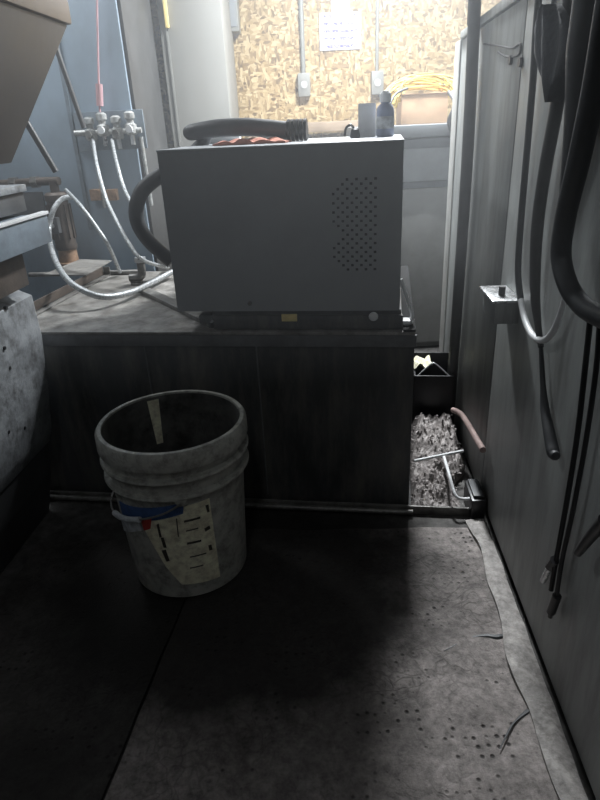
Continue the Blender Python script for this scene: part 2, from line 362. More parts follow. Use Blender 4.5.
# ================================================================== THE SETTING
XL, XR, YB, YF = -2.6, 3.0, 3.62, -1.8
def struct(name, m, dims):
    c = (0.5 * (dims[0] + dims[1]), 0.5 * (dims[2] + dims[3]), dims[4])
    o = MB().box(*dims).build(name, m, origin=c, smooth=False); o['kind'] = 'structure'; return o
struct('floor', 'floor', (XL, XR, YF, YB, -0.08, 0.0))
struct('ceiling', 'ceiling', (XL, XR, YF, YB, CEIL, CEIL + 0.08))
struct('wall_left', 'shop_wall', (XL - 0.1, XL, YF, YB, 0, CEIL))
struct('wall_right', 'shop_wall', (XR, XR + 0.1, YF, YB, 0, CEIL))
struct('wall_front', 'shop_wall', (XL, XR, YF - 0.1, YF, 0, CEIL))
wb = struct('wall_back', 'shop_wall', (XL, XR, YB + 0.012, YB + 0.1, 0, CEIL))
cx = 0.5 * (XL + XR)
x = XL + 0.35; edges = [XL]
while x < XR: edges.append(x); x += 1.22
edges.append(XR)
for a, b in zip(edges[:-1], edges[1:]):
    for z0, z1 in ((0.0, 0.52), (0.522, 2.96 - 0.012)):
        o = MB().box(a + 0.001 - cx, b - 0.001 - cx, -0.053, -0.0445, z0, z1).build('strand_board', 'osb', wb, smooth=False)

# ================================================================== FLOOR PADS
def wr(x, y):
    return (0.0022 * math.sin(13 * x + 4 * y) * math.sin(9 * y - 5 * x) + 0.0018 * math.sin(31 * x - 17 * y + 2) + 0.0014 * math.sin(47 * y + 11 * x))
def pad(name, corners, m, nu, nv, label, thick=0.005, base=0.0):
    c = [np.array(k[:2]) for k in corners]
    org = sum(c) / 4
    def fn(u, v, off):
        p = (c[0] * (1 - u) + c[1] * u) * (1 - v) + (c[3] * (1 - u) + c[2] * u) * v - org
        if off: return (p[0], p[1], base + 0.0005)
        return (p[0], p[1], base + thick + 0.0035 + wr(p[0], p[1]))
    o = MB().grid(fn, nu, nv, 1.0).build(name, m, origin=None)
    o.location = (org[0], org[1], 0)
    return tag(o, label, 'mat', 'absorbent pads laid on the floor')
seam0, seam1 = Zp(105, 800), Zp(150, 690)
sd = (seam1 - seam0) / np.linalg.norm(seam1 - seam0)
def on_seam(y): return seam0 + sd * ((y - seam0[1]) / sd[1])
g = 0.003
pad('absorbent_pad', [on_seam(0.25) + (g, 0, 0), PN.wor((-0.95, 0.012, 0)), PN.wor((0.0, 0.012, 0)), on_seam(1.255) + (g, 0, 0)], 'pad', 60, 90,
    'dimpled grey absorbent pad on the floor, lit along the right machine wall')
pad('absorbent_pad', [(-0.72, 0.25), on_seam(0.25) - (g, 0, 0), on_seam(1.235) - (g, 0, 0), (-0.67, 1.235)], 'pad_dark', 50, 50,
    'darker oil-stained absorbent pad on the floor left of the seam below the bucket')
# pale folded strip along the foot of the machine wall
def strip_fn(u, v, off):
    a = -0.98 + 1.0 * u
    e0 = 0.008; e1 = 0.052 + 0.006 * math.sin(a * 11) + 0.004 * math.sin(a * 29 + 1)
    z = 0.0155 + 0.004 * math.sin(v * math.pi) + 0.002 * math.sin(a * 33 + v * 4) + 0.0015 * math.sin(a * 71 - v * 6)
    return PN.wor((a, e0 + (e1 - e0) * v, 0.0105 if off else z))
so = MB().grid(strip_fn, 110, 8, 1.0).build('floor_strip', 'strip', origin='auto')
tag(so, 'pale folded fabric strip on the floor along the foot of the grey machine wall', 'strip')
# torn flaps of the pad
def flap(pix, rad, label):
    P = [Zp(x, y, 0.0125) for x, y in pix]
    o = MB().tube(P, rad, 6).build('torn_scrap', 'black_rubber', origin='auto'); o.scale = (1, 1, 0.6)
    tag(o, label, 'scrap', 'torn dark scraps on the pad')
flap([(444, 650), (458, 643), (470, 637), (486, 635), (498, 636), (513, 631)], [.0008, .0022, .002, .0055, .0065, .001], 'dark torn scrap on the lit pad nearest the tank')
flap([(500, 748), (510, 728), (516, 720), (526, 712), (532, 708), (537, 700)], [.0008, .002, .0018, .004, .0055, .001], 'dark torn scrap on the lit pad nearest the photographer')

# ================================================================== RIGHT MACHINE WALL
PZ = 1.135; PFAR = PN.on_y(462, 38)[0]
wall = empty('machine_enclosure', PN.o, PN.yaw)
tag(wall, 'tall streaked grey sheet-metal machine enclosure along the right side', 'machine')
bxp('side_panel', 'panel_grey', wall, (-1.15, 0.12, -0.03, 0, 0.02, PZ), 0.004)
bxp('side_panel', 'panel_grey', wall, (0.123, PFAR - 0.002, -0.03, -0.0, 0.02, PZ), 0.004)
bxp('corner_flange', 'flange_pale', wall, (PFAR, PFAR + 0.085, -0.03, 0.004, 0.02, PZ + 0.004), 0.004)
bxp('top_rail', 'panel_grey', wall, (-1.15, PFAR, -0.045, 0.006, PZ + 0.001, PZ + 0.022), 0.004)
bxp('kick_plate', 'black_plastic', wall, (-1.15, PFAR + 0.08, -0.05, -0.012, 0.0, 0.018), 0.002)
bxp('back_body', 'panel_grey', wall, (-1.15, PFAR + 0.06, -0.9, -0.0305, 0.0, PZ - 0.01), 0.004)
for px, py in ((512, 60), (522, 62)):
    L0 = PN.on_y(px, py)
    MB().tube([(L0[0], 0, L0[2]), (L0[0], 0.006, L0[2])], 0.009, 12).build('grommet', 'dark_pipe', wall)
# scribbled ring mark
pts = [PN.on_y(*q, 0.002) for q in ((484, 44), (500, 46), (512, 48), (520, 44), (519, 54), (508, 57), (498, 52))]
MB().tube([tuple(p) for p in pts], 0.0022, 6).build('grease_mark', 'dark_pipe', wall)
# standpipe at the far end
o = MB().tube([PN.wor((PN.on_y(475, 0, .02)[0], .02, CEIL - .001)), PN.wy(477, -40, 0.02), PN.wy(475, 0, 0.02), PN.wy(466, 180, 0.02), PN.wor((PN.on_y(455, 330, 0.02)[0], 0.02, 0.02))], 0.0155, 12).build('standpipe', 'dark_pipe', origin='auto')
tag(o, 'dark vertical pipe running up the far end of the grey machine enclosure', 'pipe')
# junction box
jb = empty('junction_box', PN.wor((PN.on_y(500, 285, .03)[0], 0, 0.515)), PN.yaw); tag(jb, 'small grey junction box with a bright lid on the machine enclosure', 'junction box')
bxp('box_body', 'panel_grey', jb, (-0.055, 0.055, 0.0, 0.05, 0.03, 0.075), 0.004)
bxp('lid', 'bright_steel', jb, (-0.062, 0.062, 0.0, 0.058, 0.0755, 0.082), 0.003)
MB().tube([(-0.02, 0.03, 0.082), (-0.02, 0.03, 0.10)], 0.007, 10).build('cable_gland', 'dark_pipe', jb)

def pcable(name, m, pix, r, label, cat, d=0.02, n=10, group=None):
    """cable hung on the machine enclosure: pixels, each with an optional distance off the panel"""
    P = [PN.on_y(q[0], q[1], q[2] if len(q) > 2 else d) for q in pix]
    rr = list(r) if hasattr(r, '__len__') else [r] * len(P)
    if P[0][2] > 0.98:                     # hung over the top rail of the enclosure
        while P[0][2] > 1.12: P.pop(0); rr.pop(0)
        a_, y_, t_ = P[0][0], P[0][1], PZ + 0.022 + rr[0] + .001
        y_ = max(y_, 0.006 + rr[0])
        P = [(a_, -.14, PZ - .006 + rr[0] + .001), (a_, -.075, PZ + .01 + rr[0]), (a_, -.03, t_), (a_, 0.0, t_), (a_, y_, t_ - .02)] + P; rr = [rr[0]] * 5 + rr
    P = [PN.wor(q) for q in P]
    o = MB().tube(P, rr, n).build(name, m, origin='auto')
    return tag(o, label, cat, group)
pcable('cable', 'black_rubber', [(540, -40), (536, 30), (533, 80), (527, 150), (521, 220), (518, 270), (521, 302)], 0.0062, 'slim dark cable dropping beside the junction box into the pale loop', 'cable', 0.012)
pcable('hose', 'white_plastic', [(521, 300), (525, 320), (533, 336), (544, 340), (554, 330), (562, 308), (566, 285)], [.0062, .0062, .0062, .006, .0055, .0045, .003], 'short pale U-shaped hose loop hanging below the junction box', 'hose', 0.014)
pcable('hose', 'dark_pipe', [(580, -40, .02), (566, 40, .02), (556, 110, .02), (545, 170, .02), (537, 230, .02), (535, 290, .016), (538, 325, .012), (541, 347, .012)], [.0105, .0105, .0105, .0105, .0105, .009, .006, .005], 'dark hose hanging between the pale loop and the hanging cloth', 'hose')
pcable('hose', 'black_rubber', [(616, -40, .07), (606, 20, .07), (594, 90, .065), (579, 160, .06), (566, 215, .05), (561, 255, .045), (568, 285, .04), (582, 305, .03), (604, 318, .03), (640, 326, .03), (665, 330, .0)], 0.0140, 'thick black hose curving away to the right edge', 'hose', n=14)
pcable('hose', 'black_rubber', [(604, -60, .03), (594, 0, .03), (587, 50, .03), (582, 100, .025), (575, 150, .022), (568, 190, .018), (563, 225, .012)], [.026, .026, .026, .022, .017, .012, .008], 'thickest black hose bulging at the top right corner', 'hose', n=14)
pcable('cable', 'black_plastic', [(592, 300), (587, 350), (578, 430), (567, 500), (556, 560), (551, 590)], 0.0042, 'thin black cable reaching down to the fitting near the floor', 'cable', 0.012)
pcable('cable', 'black_plastic', [(600, 318), (596, 370), (586, 440), (573, 510), (562, 560), (556, 600)], 0.0038, 'thin black cable nearest the right edge, ending in a plug', 'cable', 0.012)
plug = empty('cable_plug', PN.wy(554, 608, 0.012), PN.yaw); tag(plug, 'black plug at the lower end of the thin cable', 'plug')
a, b = PN.wy(557, 596, .012), PN.wy(551, 612, .012)
MB().tube([tuple(PN.loc(q) - PN.loc(PN.wy(554, 608, .012))) for q in (a, b)], 0.0075, 10).build('plug_body', 'black_plastic', plug)
MB().tube([tuple(PN.loc(q) - PN.loc(PN.wy(554, 608, .012))) for q in (b, PN.wy(550, 617, .012))], 0.004, 8).build('plug_tip', 'dark_pipe', plug)
ft = empty('hose_fitting', PN.wy(546, 575, 0.014), PN.yaw); tag(ft, 'bright metal hose fitting hanging low on the machine enclosure', 'fitting')
f0 = PN.loc(PN.wy(546, 575, .014))
MB().tube([tuple(PN.loc(PN.wy(*q, .014)) - f0) for q in ((550, 567), (543, 581))], 0.0055, 10).build('nipple', 'bright_steel', ft)
MB().tube([tuple(PN.loc(PN.wy(*q, .014)) - f0) for q in ((555, 560), (550, 567))], 0.008, 8).build('collar', 'black_plastic', ft)
pcable('strap', 'black_rubber', [(541, 348), (543, 385), (545, 410), (549, 432), (553, 452), (556, 456)], [0.004, 0.005, 0.008, 0.010, 0.011, 0.007], 'dark tapered strap end hanging below the pale loop', 'strap', 0.012)
pcable('lever', 'black_plastic', [(606, 520), (592, 535), (578, 553)], [0.010, 0.008, 0.006], 'black lever handle poking in low at the right edge', 'lever', 0.02)
# hanging cloth with pointed end
CL = [(0.0, 543, 557, 4), (0.12, 537, 562, 12), (0.3, 533, 568, 30), (0.55, 533, 571, 52), (0.75, 538, 567, 72), (0.9, 545, 561, 86), (1.0, 552.5, 553.5, 102)]
def cloth_fn(u, v, off):
    for k in range(len(CL) - 1):
        if v <= CL[k + 1][0] + 1e-9: break
    t = (v - CL[k][0]) / (CL[k + 1][0] - CL[k][0]); xa_, xb_, yy_ = (CL[k][i] + (CL[k + 1][i] - CL[k][i]) * t for i in (1, 2, 3))
    q = (u - 0.5) * 2; y = 0.040 + 0.014 * (1 - q * q) + 0.005 * math.sin(q * 8 + v * 4) - (0.005 if off else 0)
    L0 = PN.on_y(xa_ + (xb_ - xa_) * u, yy_, 0.046)
    return PN.wor((L0[0], y, L0[2]))
o = MB().grid(cloth_fn, 16, 18, 1.0).build('hanging_cloth', 'cloth_dark', origin='auto')
tag(o, 'dark folded cloth hanging to a point at the top of the machine enclosure', 'cloth')
pcable('wire', 'braided', [(556, -30), (554, 0), (549, 12), (541, 28)], 0.004, 'short pale wire above the hanging dark cloth', 'wire', 0.035)

# ================================================================== COOLANT TANK
TZ = 0.488
SR = TK.on_y(410, 470)[0]; SL = -0.80; TD = 0.66
tank = empty('coolant_tank', TK.o, TK.yaw)
tag(tank, 'long dark steel coolant tank with a stained front under the grey cabinet', 'tank')
bxp('tank_body', 'tank_dark', tank, (SL, SR, 0.0, TD, 0.012, TZ - 0.004), 0.003)
bxp('front_lip', 'tank_lip', tank, (SL - 0.004, SR + 0.004, -0.008, 0.0, TZ - 0.034, TZ - 0.004), 0.002)
bxp('tank_lid', 'tank_top', tank, (SL - 0.006, SR, -0.010, TD + 0.006, TZ - 0.0035, TZ + 0.004), 0.002)
bxp('foot_rail', 'tank_lip', tank, (SL, SR, -0.004, 0.03, 0.004, 0.0115), 0.002)
LT = TZ + 0.004
# weld seams on the front
for s_ in (TK.on_y(262, 420)[0], TK.on_y(150, 380)[0]):
    MB().tube([(s_, 0.0, 0.03), (s_, 0.0, TZ - 0.036)], 0.0022, 6).build('weld_seam', 'tank_lip', tank)
# raised curb frame on the lid, left (open tray for returning coolant)
def lidp(px, py, z=LT): return TK.on_z(px, py, z)
tr = empty('return_tray', (0, 0, 0)); tr.location = TK.wor((0, 0, 0)); tr.rotation_euler = (0, 0, R(TK.yaw))
tag(tr, 'shallow open steel tray sitting on the left end of the tank lid', 'tray')
a = lidp(36, 321, LT); b = lidp(92, 281, LT)
tx0, tx1, ty0, ty1 = SL + 0.01, lidp(78, 290)[0], lidp(60, 318)[1], lidp(60, 276)[1]
bxp('tray_floor', 'oily_steel', tr, (tx0, tx1, ty0, ty1, LT, LT + 0.004), 0.001)
bxp('tray_wall', 'brown_iron', tr, (tx0, tx1, ty0, ty0 + 0.006, LT + 0.004, LT + 0.030), 0.002)
bxp('tray_wall', 'brown_iron', tr, (tx1 - 0.006, tx1, ty0 + 0.0065, ty1 - 0.0065, LT + 0.004, LT + 0.030), 0.002)
bxp('tray_wall', 'oily_steel', tr, (tx0, tx1, ty1 - 0.006, ty1, LT + 0.004, LT + 0.030), 0.002)
# diagonal flat bar on the lid
A, B = np.array(lidp(140, 290)), np.array(lidp(214, 326))
d = (B - A); d[2] = 0; d /= np.linalg.norm(d); nrm = np.array([-d[1], d[0], 0]) * 0.016
fb = MB(); fb.hexa([TK.wor(p) for p in (A - nrm, B - nrm, B + nrm, A + nrm)], [TK.wor(p + np.array([0, 0, 0.012])) for p in (A - nrm, B - nrm, B + nrm, A + nrm)])
fb.bevel(0.002); o = fb.build('flat_bar', 'oily_steel', origin='auto'); tag(o, 'oily flat steel bar lying diagonally on the tank lid', 'bar')
# clamp where the bar meets the cabinet
cl = empty('bar_clamp', TK.wor(np.array(lidp(212, 328))), TK.yaw); tag(cl, 'small dark clamp with a bright screw at the front edge of the tank lid', 'clamp')
bxp('clamp_jaw', 'tank_lip', cl, (-0.028, 0.022, -0.006, 0.03, 0.013, 0.034), 0.003)
MB().tube([(0.0, 0.01, 0.0), (0.0, 0.01, 0.0125)], 0.012, 10).build('clamp_foot', 'dark_pipe', cl)
MB().tube([(0.005, -0.007, 0.022), (0.005, -0.014, 0.022)], 0.005, 10).build('screw', 'bright_steel', cl)

# ------------------------------------------------------------------ grey cabinet on the tank
bl0 = TK.on_y(156.5, 150, 0.0); br0 = TK.on_y(404, 140, 0.0)
BX0, BX1, BZ1 = bl0[0], br0[0], 0.897
BZ0 = 0.540; BD = 0.52
cab = empty('power_cabinet', TK.wor((0, 0, LT)), TK.yaw)
tag(cab, 'plain grey sheet-metal cabinet with a round-cornered vent grid standing on the tank', 'cabinet')
cab['label'] = 'plain grey sheet-metal cabinet with a vent grid standing on the dark tank'
k0, k1 = BZ0 - LT, BZ1 - LT
# body shell: sides, back, top as parts behind the perforated front
bxp('side_panel', 'cab_grey', cab, (BX0, BX0 + 0.004, 0.003, BD, k0, k1 - 0.004), 0)
bxp('side_panel', 'cab_grey', cab, (BX1 - 0.004, BX1, 0.003, BD, k0, k1 - 0.004), 0)
bxp('back_panel', 'cab_grey', cab, (BX0 + 0.004, BX1 - 0.004, BD - 0.004, BD, k0, k1 - 0.004), 0)
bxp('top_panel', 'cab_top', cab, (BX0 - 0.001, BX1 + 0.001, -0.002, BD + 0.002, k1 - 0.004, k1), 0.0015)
bxp('floor_panel', 'cab_grey', cab, (BX0 + 0.004, BX1 - 0.004, 0.003, BD - 0.004, k0, k0 + 0.004), 0)
# perforated front
v0 = TK.on_y(328, 272); v1 = TK.on_y(378, 176)
nx, nz = 11, 21
vx0, vx1, vz0, vz1 = v0[0], v1[0], v0[2] - LT, v1[2] - LT
fb = MB()
def fq(x0, x1, z0, z1): fb.quad((x0, 0, z0), (x1, 0, z0), (x1, 0, z1), (x0, 0, z1))
fz1 = k1 - 0.0041
fq(BX0, vx0, k0, fz1); fq(vx1, BX1, k0, fz1); fq(vx0, vx1, k0, vz0); fq(vx0, vx1, vz1, fz1)
dx, dz = (vx1 - vx0) / nx, (vz1 - vz0) / nz
for i in range(nx):
    for j in range(nz):
        x0, z0 = vx0 + i * dx, vz0 + j * dz
        u_, w_ = (i + .5) / nx, (j + .5) / nz
        # slanted outline of the vented area with a notch on its left middle
        lim = 0.06 + 0.30 * max(0, 1 - abs(w_ - 0.40) / 0.16) + (0.25 * max(0, (w_ - .8) / .2)) + 0.35 * max(0, (0.14 - w_) / .14)
        if (i + j) % 2 or u_ < lim or u_ > 0.97: fq(x0, x0 + dx, z0, z0 + dz); continue
        c = (x0 + dx / 2, z0 + dz / 2); q = 0.60
        O = [(x0, z0), (x0 + dx, z0), (x0 + dx, z0 + dz), (x0, z0 + dz)]
        I = [(c[0] - dx * .5 * q, c[1] - dz * .5 * q), (c[0] + dx * .5 * q, c[1] - dz * .5 * q), (c[0] + dx * .5 * q, c[1] + dz * .5 * q), (c[0] - dx * .5 * q, c[1] + dz * .5 * q)]
        for k in range(4):
            a, b = O[k], O[(k + 1) % 4]; c2, d2 = I[(k + 1) % 4], I[k]
            fb.quad((a[0], 0, a[1]), (b[0], 0, b[1]), (c2[0], 0, c2[1]), (d2[0], 0, d2[1]))
            fb.quad((d2[0], 0, d2[1]), (c2[0], 0, c2[1]), (c2[0], 0.003, c2[1]), (d2[0], 0.003, d2[1]))
bmesh.ops.remove_doubles(fb.bm, verts=fb.bm.verts, dist=1e-6)
fb.build('front_panel', 'cab_grey', cab, smooth=False, recalc=False)
bxp('vent_backing', 'dark_in', cab, (vx0 - 0.01, vx1 + 0.01, 0.02, 0.024, vz0 - 0.01, vz1 + 0.01), 0)
bxp('lid_shade_sheet', 'matte_black', cab, (BX1 + 0.0085, SR + .001, -0.011, TD + .007, 0.0, 0.006), 0.001)  # added black sheet, dulls the lamplit lid strip beside the cabinet
bxp('corner_foot', 'tank_lip', cab, (BX0 + 0.01, BX0 + 0.04, 0.30, BD - 0.02, 0.0, k0 - 0.0005), 0.002)
# base frame between cabinet and tank
bxp('base_frame', 'tank_lip', cab, (BX0 + 0.08, BX1 + 0.004, 0.012, BD - 0.02, 0.0, k0 - 0.0005), 0.002)
bxp('base_rail', 'tank_dark', cab, (BX0 + 0.085, BX1 + 0.008, 0.002, 0.0115, 0.004, k0 - 0.012), 0.0015)
for px, py in ((250, 303),):
    q = TK.on_y(px, py); MB().tube([(q[0], 0.0, q[2] - LT), (q[0], -0.006, q[2] - LT)], 0.005, 10).build('bolt', 'oily_steel', cab)
q0 = TK.on_y(282, 321); q1 = TK.on_y(297, 314)
o = bxp('tag_plate', 'yellow_tag', cab, (q0[0], q1[0], -0.004, 0.0015, q0[2] - LT, q1[2] - LT), 0.001); o['label'] = 'small yellow and white tag plate'
q = TK.on_y(373.5, 316)
MB().lathe([(0, 0), (0.0095, 0.001), (0.011, 0.006), (0.0085, 0.011), (0, 0.0125)], n=16).build('knob', 'white_plastic', cab).name = 'knob'
kn = bpy.data.objects['knob']; kn.location = (q[0], 0.0015, q[2] - LT); kn.rotation_euler = (R(90), 0, 0); kn['label'] = 'small round white knob'
# white hook on the right corner
hk = empty('wire_hook', TK.wor((TK.on_y(406, 321, 0.03)[0], 0.03, LT + .006)), TK.yaw); tag(hk, 'white wire hook with a small white pad on the right corner of the tank lid', 'hook')
h0 = TK.loc(np.array(hk.location))
hp = [np.array(TK.on_y(*q, 0.03)) - h0 for q in ((401, 279), (405, 292), (409, 304), (412, 314), (411, 319), (406, 323))]
MB().tube([tuple(p) for p in hp], 0.0042, 8).build('wire', 'white_plastic', hk)
pp = hp[-1]
MB().lathe([(0, 0), (0.014, 0.001), (0.017, 0.006), (0.015, 0.012), (0, 0.014)], (pp[0], pp[1], 0.0), 16).build('pad', 'white_plastic', hk)

# ------------------------------------------------------------------ things on the cabinet
def topw(px, d, z=BZ1): # point on cabinet top at depth d
    r_ = ray(px, 135); 
    # intersect with vertical plane at depth d
    L0 = TK.on_y(px, 135, d); return TK.wor((L0[0], d, z))
P = []
for px, d, z in ((150, .30, -.11), (158, .30, -.05), (170, .29, .000), (190, .27, .022), (215, .25, .034), (240, .24, .034), (262, .235, .027), (282, .23, .022)):
    L0 = TK.on_y(px, 135, d); P.append(TK.wor((L0[0], d, BZ1 + z)))
hs = empty('black_hose', topw(240, .24)); tag(hs, 'fat black hose with a ribbed cuff lying over the top of the grey cabinet', 'hose')
def lc(o, pts): return [tuple(np.array(p) - np.array(o.location)) for p in pts]
P2 = [topw(128, .40, 0.60), topw(132, .36, 0.67), topw(140, .32, 0.74)] + P[1:]
# the hose climbs left of the cabinet and lies across its top
Pw = []
for px, py, d in ((133, 238, .30), (137, 205, .30), (147, 187, .30), (160, 172, .34), (166, 150, .36)):
    Pw.append(TK.wy(px, py, d))
Lx = BX0 - 0.035
Pw = [TK.wy(172, 262, .24), TK.wy(148, 240, .24), TK.wy(137, 220, .24), TK.wy(138, 200, .25), TK.wy(150, 183, .27), TK.wor((Lx + 0.01, .30, .87)), TK.wor((BX0 + 0.03, .29, BZ1 + .022))]
for px, d, z in ((190, .27, .030), (215, .25, .037), (245, .24, .037), (270, .235, .031), (288, .23, .025)):
    L0 = TK.on_y(px, 135, d); Pw.append(TK.wor((L0[0], d, BZ1 + z)))
MB().tube(lc(hs, Pw), [0.019, 0.019, 0.020, 0.020, 0.020, 0.018, 0.015, 0.018, 0.021, 0.021, 0.020, 0.020], 14).build('hose_body', 'black_rubber', hs)
for k in range(5):
    a = TK.loc(Pw[-1]); c0 = TK.wor((a[0] + 0.010 * k, a[1], a[2])); c1 = TK.wor((a[0] + 0.010 * k + 0.007, a[1], a[2]))
    MB().tube(lc(hs, [c0, c1]), 0.025, 14).build('cuff_rib', 'black_plastic', hs)
# rag under the hose
r0 = TK.loc(topw(255, .2))
def rag_fn(u, v, off):
    x_ = r0[0] - 0.085 + 0.17 * u; y_ = 0.12 + 0.10 * v
    h = 0.003 + 0.010 * abs(math.sin(u * 11 + v * 3)) * (0.5 + .5 * math.sin(v * 6 + u * 4) ** 2) * (1 - abs(2 * u - 1) ** 4)
    return TK.wor((x_, y_, BZ1 + (0.0005 if off else h + 0.001)))
o = MB().grid(rag_fn, 30, 14, 1.0).build('shop_rag', 'rag', origin='auto'); tag(o, 'crumpled reddish shop rag in front of the black hose on the cabinet', 'rag')
# blue-white carton
cn = empty('carton', topw(222, .42), TK.yaw + 8); tag(cn, 'small blue and white carton behind the black hose on the cabinet', 'carton')
bxp('carton_body', 'white_plastic', cn, (-0.05, 0.05, -0.03, 0.03, 0, 0.028), 0.003)
bxp('carton_lid', 'blue_pack', cn, (-0.052, 0.052, -0.032, 0.032, 0.0285, 0.046), 0.003)
# leaning note card + bottle + black clip
nt_ = empty('white_card', topw(367, .34), TK.yaw); tag(nt_, 'small white folded card standing beside the spray bottle on the cabinet', 'card')
MB().hexa([(-.022, -.016, 0), (.022, -.016, 0), (.022, -.014, 0), (-.022, -.014, 0)], [(-.022, .002, .078), (.022, .002, .078), (.022, .004, .078), (-.022, .004, .078)]).build('front_flap', 'white_plastic', nt_)
MB().hexa([(-.022, .022, 0), (.022, .022, 0), (.022, .024, 0), (-.022, .024, 0)], [(-.022, .0045, .078), (.022, .0045, .078), (.022, .0065, .078), (-.022, .0065, .078)]).build('back_flap', 'white_plastic', nt_)
bt = empty('spray_bottle', topw(385, .32), TK.yaw); tag(bt, 'blue-grey plastic bottle with a pale cap on the right end of the cabinet', 'bottle')
btb = MB().lathe([(0, 0), (.020, 0), (.022, .003), (.022, .058), (.019, .068), (.011, .075), (.011, .082), (0, .082)], n=20).build('bottle_body', 'bottle_blue', bt)
MB().lathe([(.0118, .077), (.014, .078), (.014, .096), (.009, .102), (0, .103)], n=16).build('cap', 'white_plastic', bt)
MB().lathe([(.0222, .018), (.0226, .019), (.0226, .045), (.0222, .046)], n=20).build('bottle_label', 'print_white', btb)
ck = empty('black_clip', topw(355, .30), TK.yaw); tag(ck, 'small black spring clip on the cabinet left of the white card', 'clip')
MB().lathe([(0, 0), (.012, 0), (.013, .004), (.010, .020), (0, .024)], n=14).build('clip_body', 'black_plastic', ck)
MB().tube([(0.0, 0, .018), (-.010, 0, .030), (-.022, 0, .024), (-.026, 0, .006)], .003, 8).build('clip_arm', 'black_plastic', ck)

# ------------------------------------------------------------------ drip tray on the floor and what lies in it
DT = empty('drip_tray', TK.o, TK.yaw); tag(DT, 'low dark steel drip tray on the floor under the tank', 'tray')
def pans(d): # local x of the machine enclosure face at tank depth d
    w0 = TK.loc(PN.wor((0, 0, 0))); w1 = TK.loc(PN.wor((1, 0, 0))); t = (d - w0[1]) / (w1[1] - w0[1]); return w0[0] + (w1[0] - w0[0]) * t
TXR = pans(0.40) - 0.058
YFRONT = TK.on_z(455, 513, 0.0)[1]
bxp('tray_base', 'tank_dark', DT, (SL - 0.01, TXR, YFRONT - 0.004, 0.45, 0.0005, 0.0035), 0)
bxp('front_lip', 'oily_steel', DT, (SL - 0.01, pans(YFRONT) - 0.008, YFRONT - 0.012, YFRONT - 0.005, 0.0, 0.024), 0.002)
MB().tube([(SL, YFRONT - 0.022, 0.012), (SR + 0.01, YFRONT - 0.022, 0.012)], 0.0075, 10).build('edge_tube', 'oily_steel', DT)
# swarf heap
random.seed(3)
def swz(u, v):
    e = max(0.0, 1 - abs(2 * u - 1) ** 4 * 0.75) * min(1.0, v * 9) * min(1.0, (1 - v) * 14 + .25)
    return e * (0.018 + 0.098 * v ** 1.1 + 0.010 * math.sin(u * 9 + v * 7) + 0.008 * math.sin(u * 31 + v * 11) * math.sin(v * 37 - u * 13))
sx0 = SR + 0.008
def sxr(d): t = min(1, max(0, (d - .10) / .10)); t = t * t * (3 - 2 * t); return pans(d) - .058 * (1 - t) - .012 * t
def sw_fn(u, v, off):
    y_ = YFRONT + 0.012 + 0.36 * v; x_ = sx0 + (sxr(y_) - sx0) * u
    return TK.wor((x_, y_, 0.004 if off else 0.006 + swz(u, v)))
sb = MB().grid(sw_fn, 28, 70, 1.0)
for k in range(500):
    u, v = random.random(), random.random(); c = TK.wor((sx0 + (sxr(YFRONT + 0.012 + 0.36 * v) - sx0) * u, YFRONT + 0.012 + 0.36 * v, 0.006 + swz(u, v)))
    l_, ww = random.uniform(.004, .012), random.uniform(.001, .0028); an = random.uniform(0, 6.28); up = random.uniform(0, .5)
    d_ = np.array([math.cos(an), math.sin(an), up]) * l_; n_ = np.array([-math.sin(an), math.cos(an), random.uniform(-.5, .5)]) * ww
    m_ = c + d_ * .5 + np.array([0, 0, .003])
    sb.quad(c - n_, c + n_, m_ + n_, m_ - n_); sb.quad(m_ - n_, m_ + n_, c + d_ + n_, c + d_ - n_)
o = sb.build('metal_chips', 'swarf', origin='auto'); tag(o, 'heap of grey metal chips in the drip tray right of the tank', 'metal chips', kind='stuff')
# bent rod (T-handle) on the chips
def trp(px, py, z=0.088): return Zp(px, py, z)
rd = empty('bent_rod', trp(440, 470, 0.0)); tag(rd, 'bright T-shaped bent steel rod lying across the metal chips', 'rod')
MB().tube(lc(rd, [trp(414, 461), trp(438, 456), trp(463, 451)]), 0.0042, 8).build('cross_bar', 'white_plastic', rd)
MB().tube(lc(rd, [trp(444, 457), trp(449, 474), trp(453, 489, .068), trp(457, 497, .055), trp(465, 499, .05), trp(473, 498, .055)]), 0.0042, 8).build('shank', 'white_plastic', rd)
MB().lathe([(0, 0), (.006, .001), (.008, .006), (.006, .011), (0, .012)], tuple(lc(rd, [trp(477, 496, .055)])[0]), 12).build('rod_tip', 'white_plastic', rd)
# dark block beside the heap
bk = empty('rubber_block', PN.wor((0.12, 0.0, 0.001)), PN.yaw); tag(bk, 'black rubber block wedged between the metal chips and the machine enclosure', 'block')
bxp('block_body', 'black_plastic', bk, (-0.085, 0.015, 0.004, 0.042, 0.0, 0.062), 0.008)
bxp('block_pad', 'black_rubber', bk, (-0.075, 0.005, 0.010, 0.036, 0.0625, 0.070), 0.003)
# pinkish hose curved along the heap
o = MB().tube([PN.wy(453, 410, .035), PN.wy(461, 414, .022), PN.wy(469, 426, .02), PN.wy(477, 440, .02), PN.wy(483, 450, .02)], 0.008, 10).build('hose', 'pink_hose', origin='auto')
tag(o, 'short dull pink hose curving along the right side of the metal chips', 'hose')
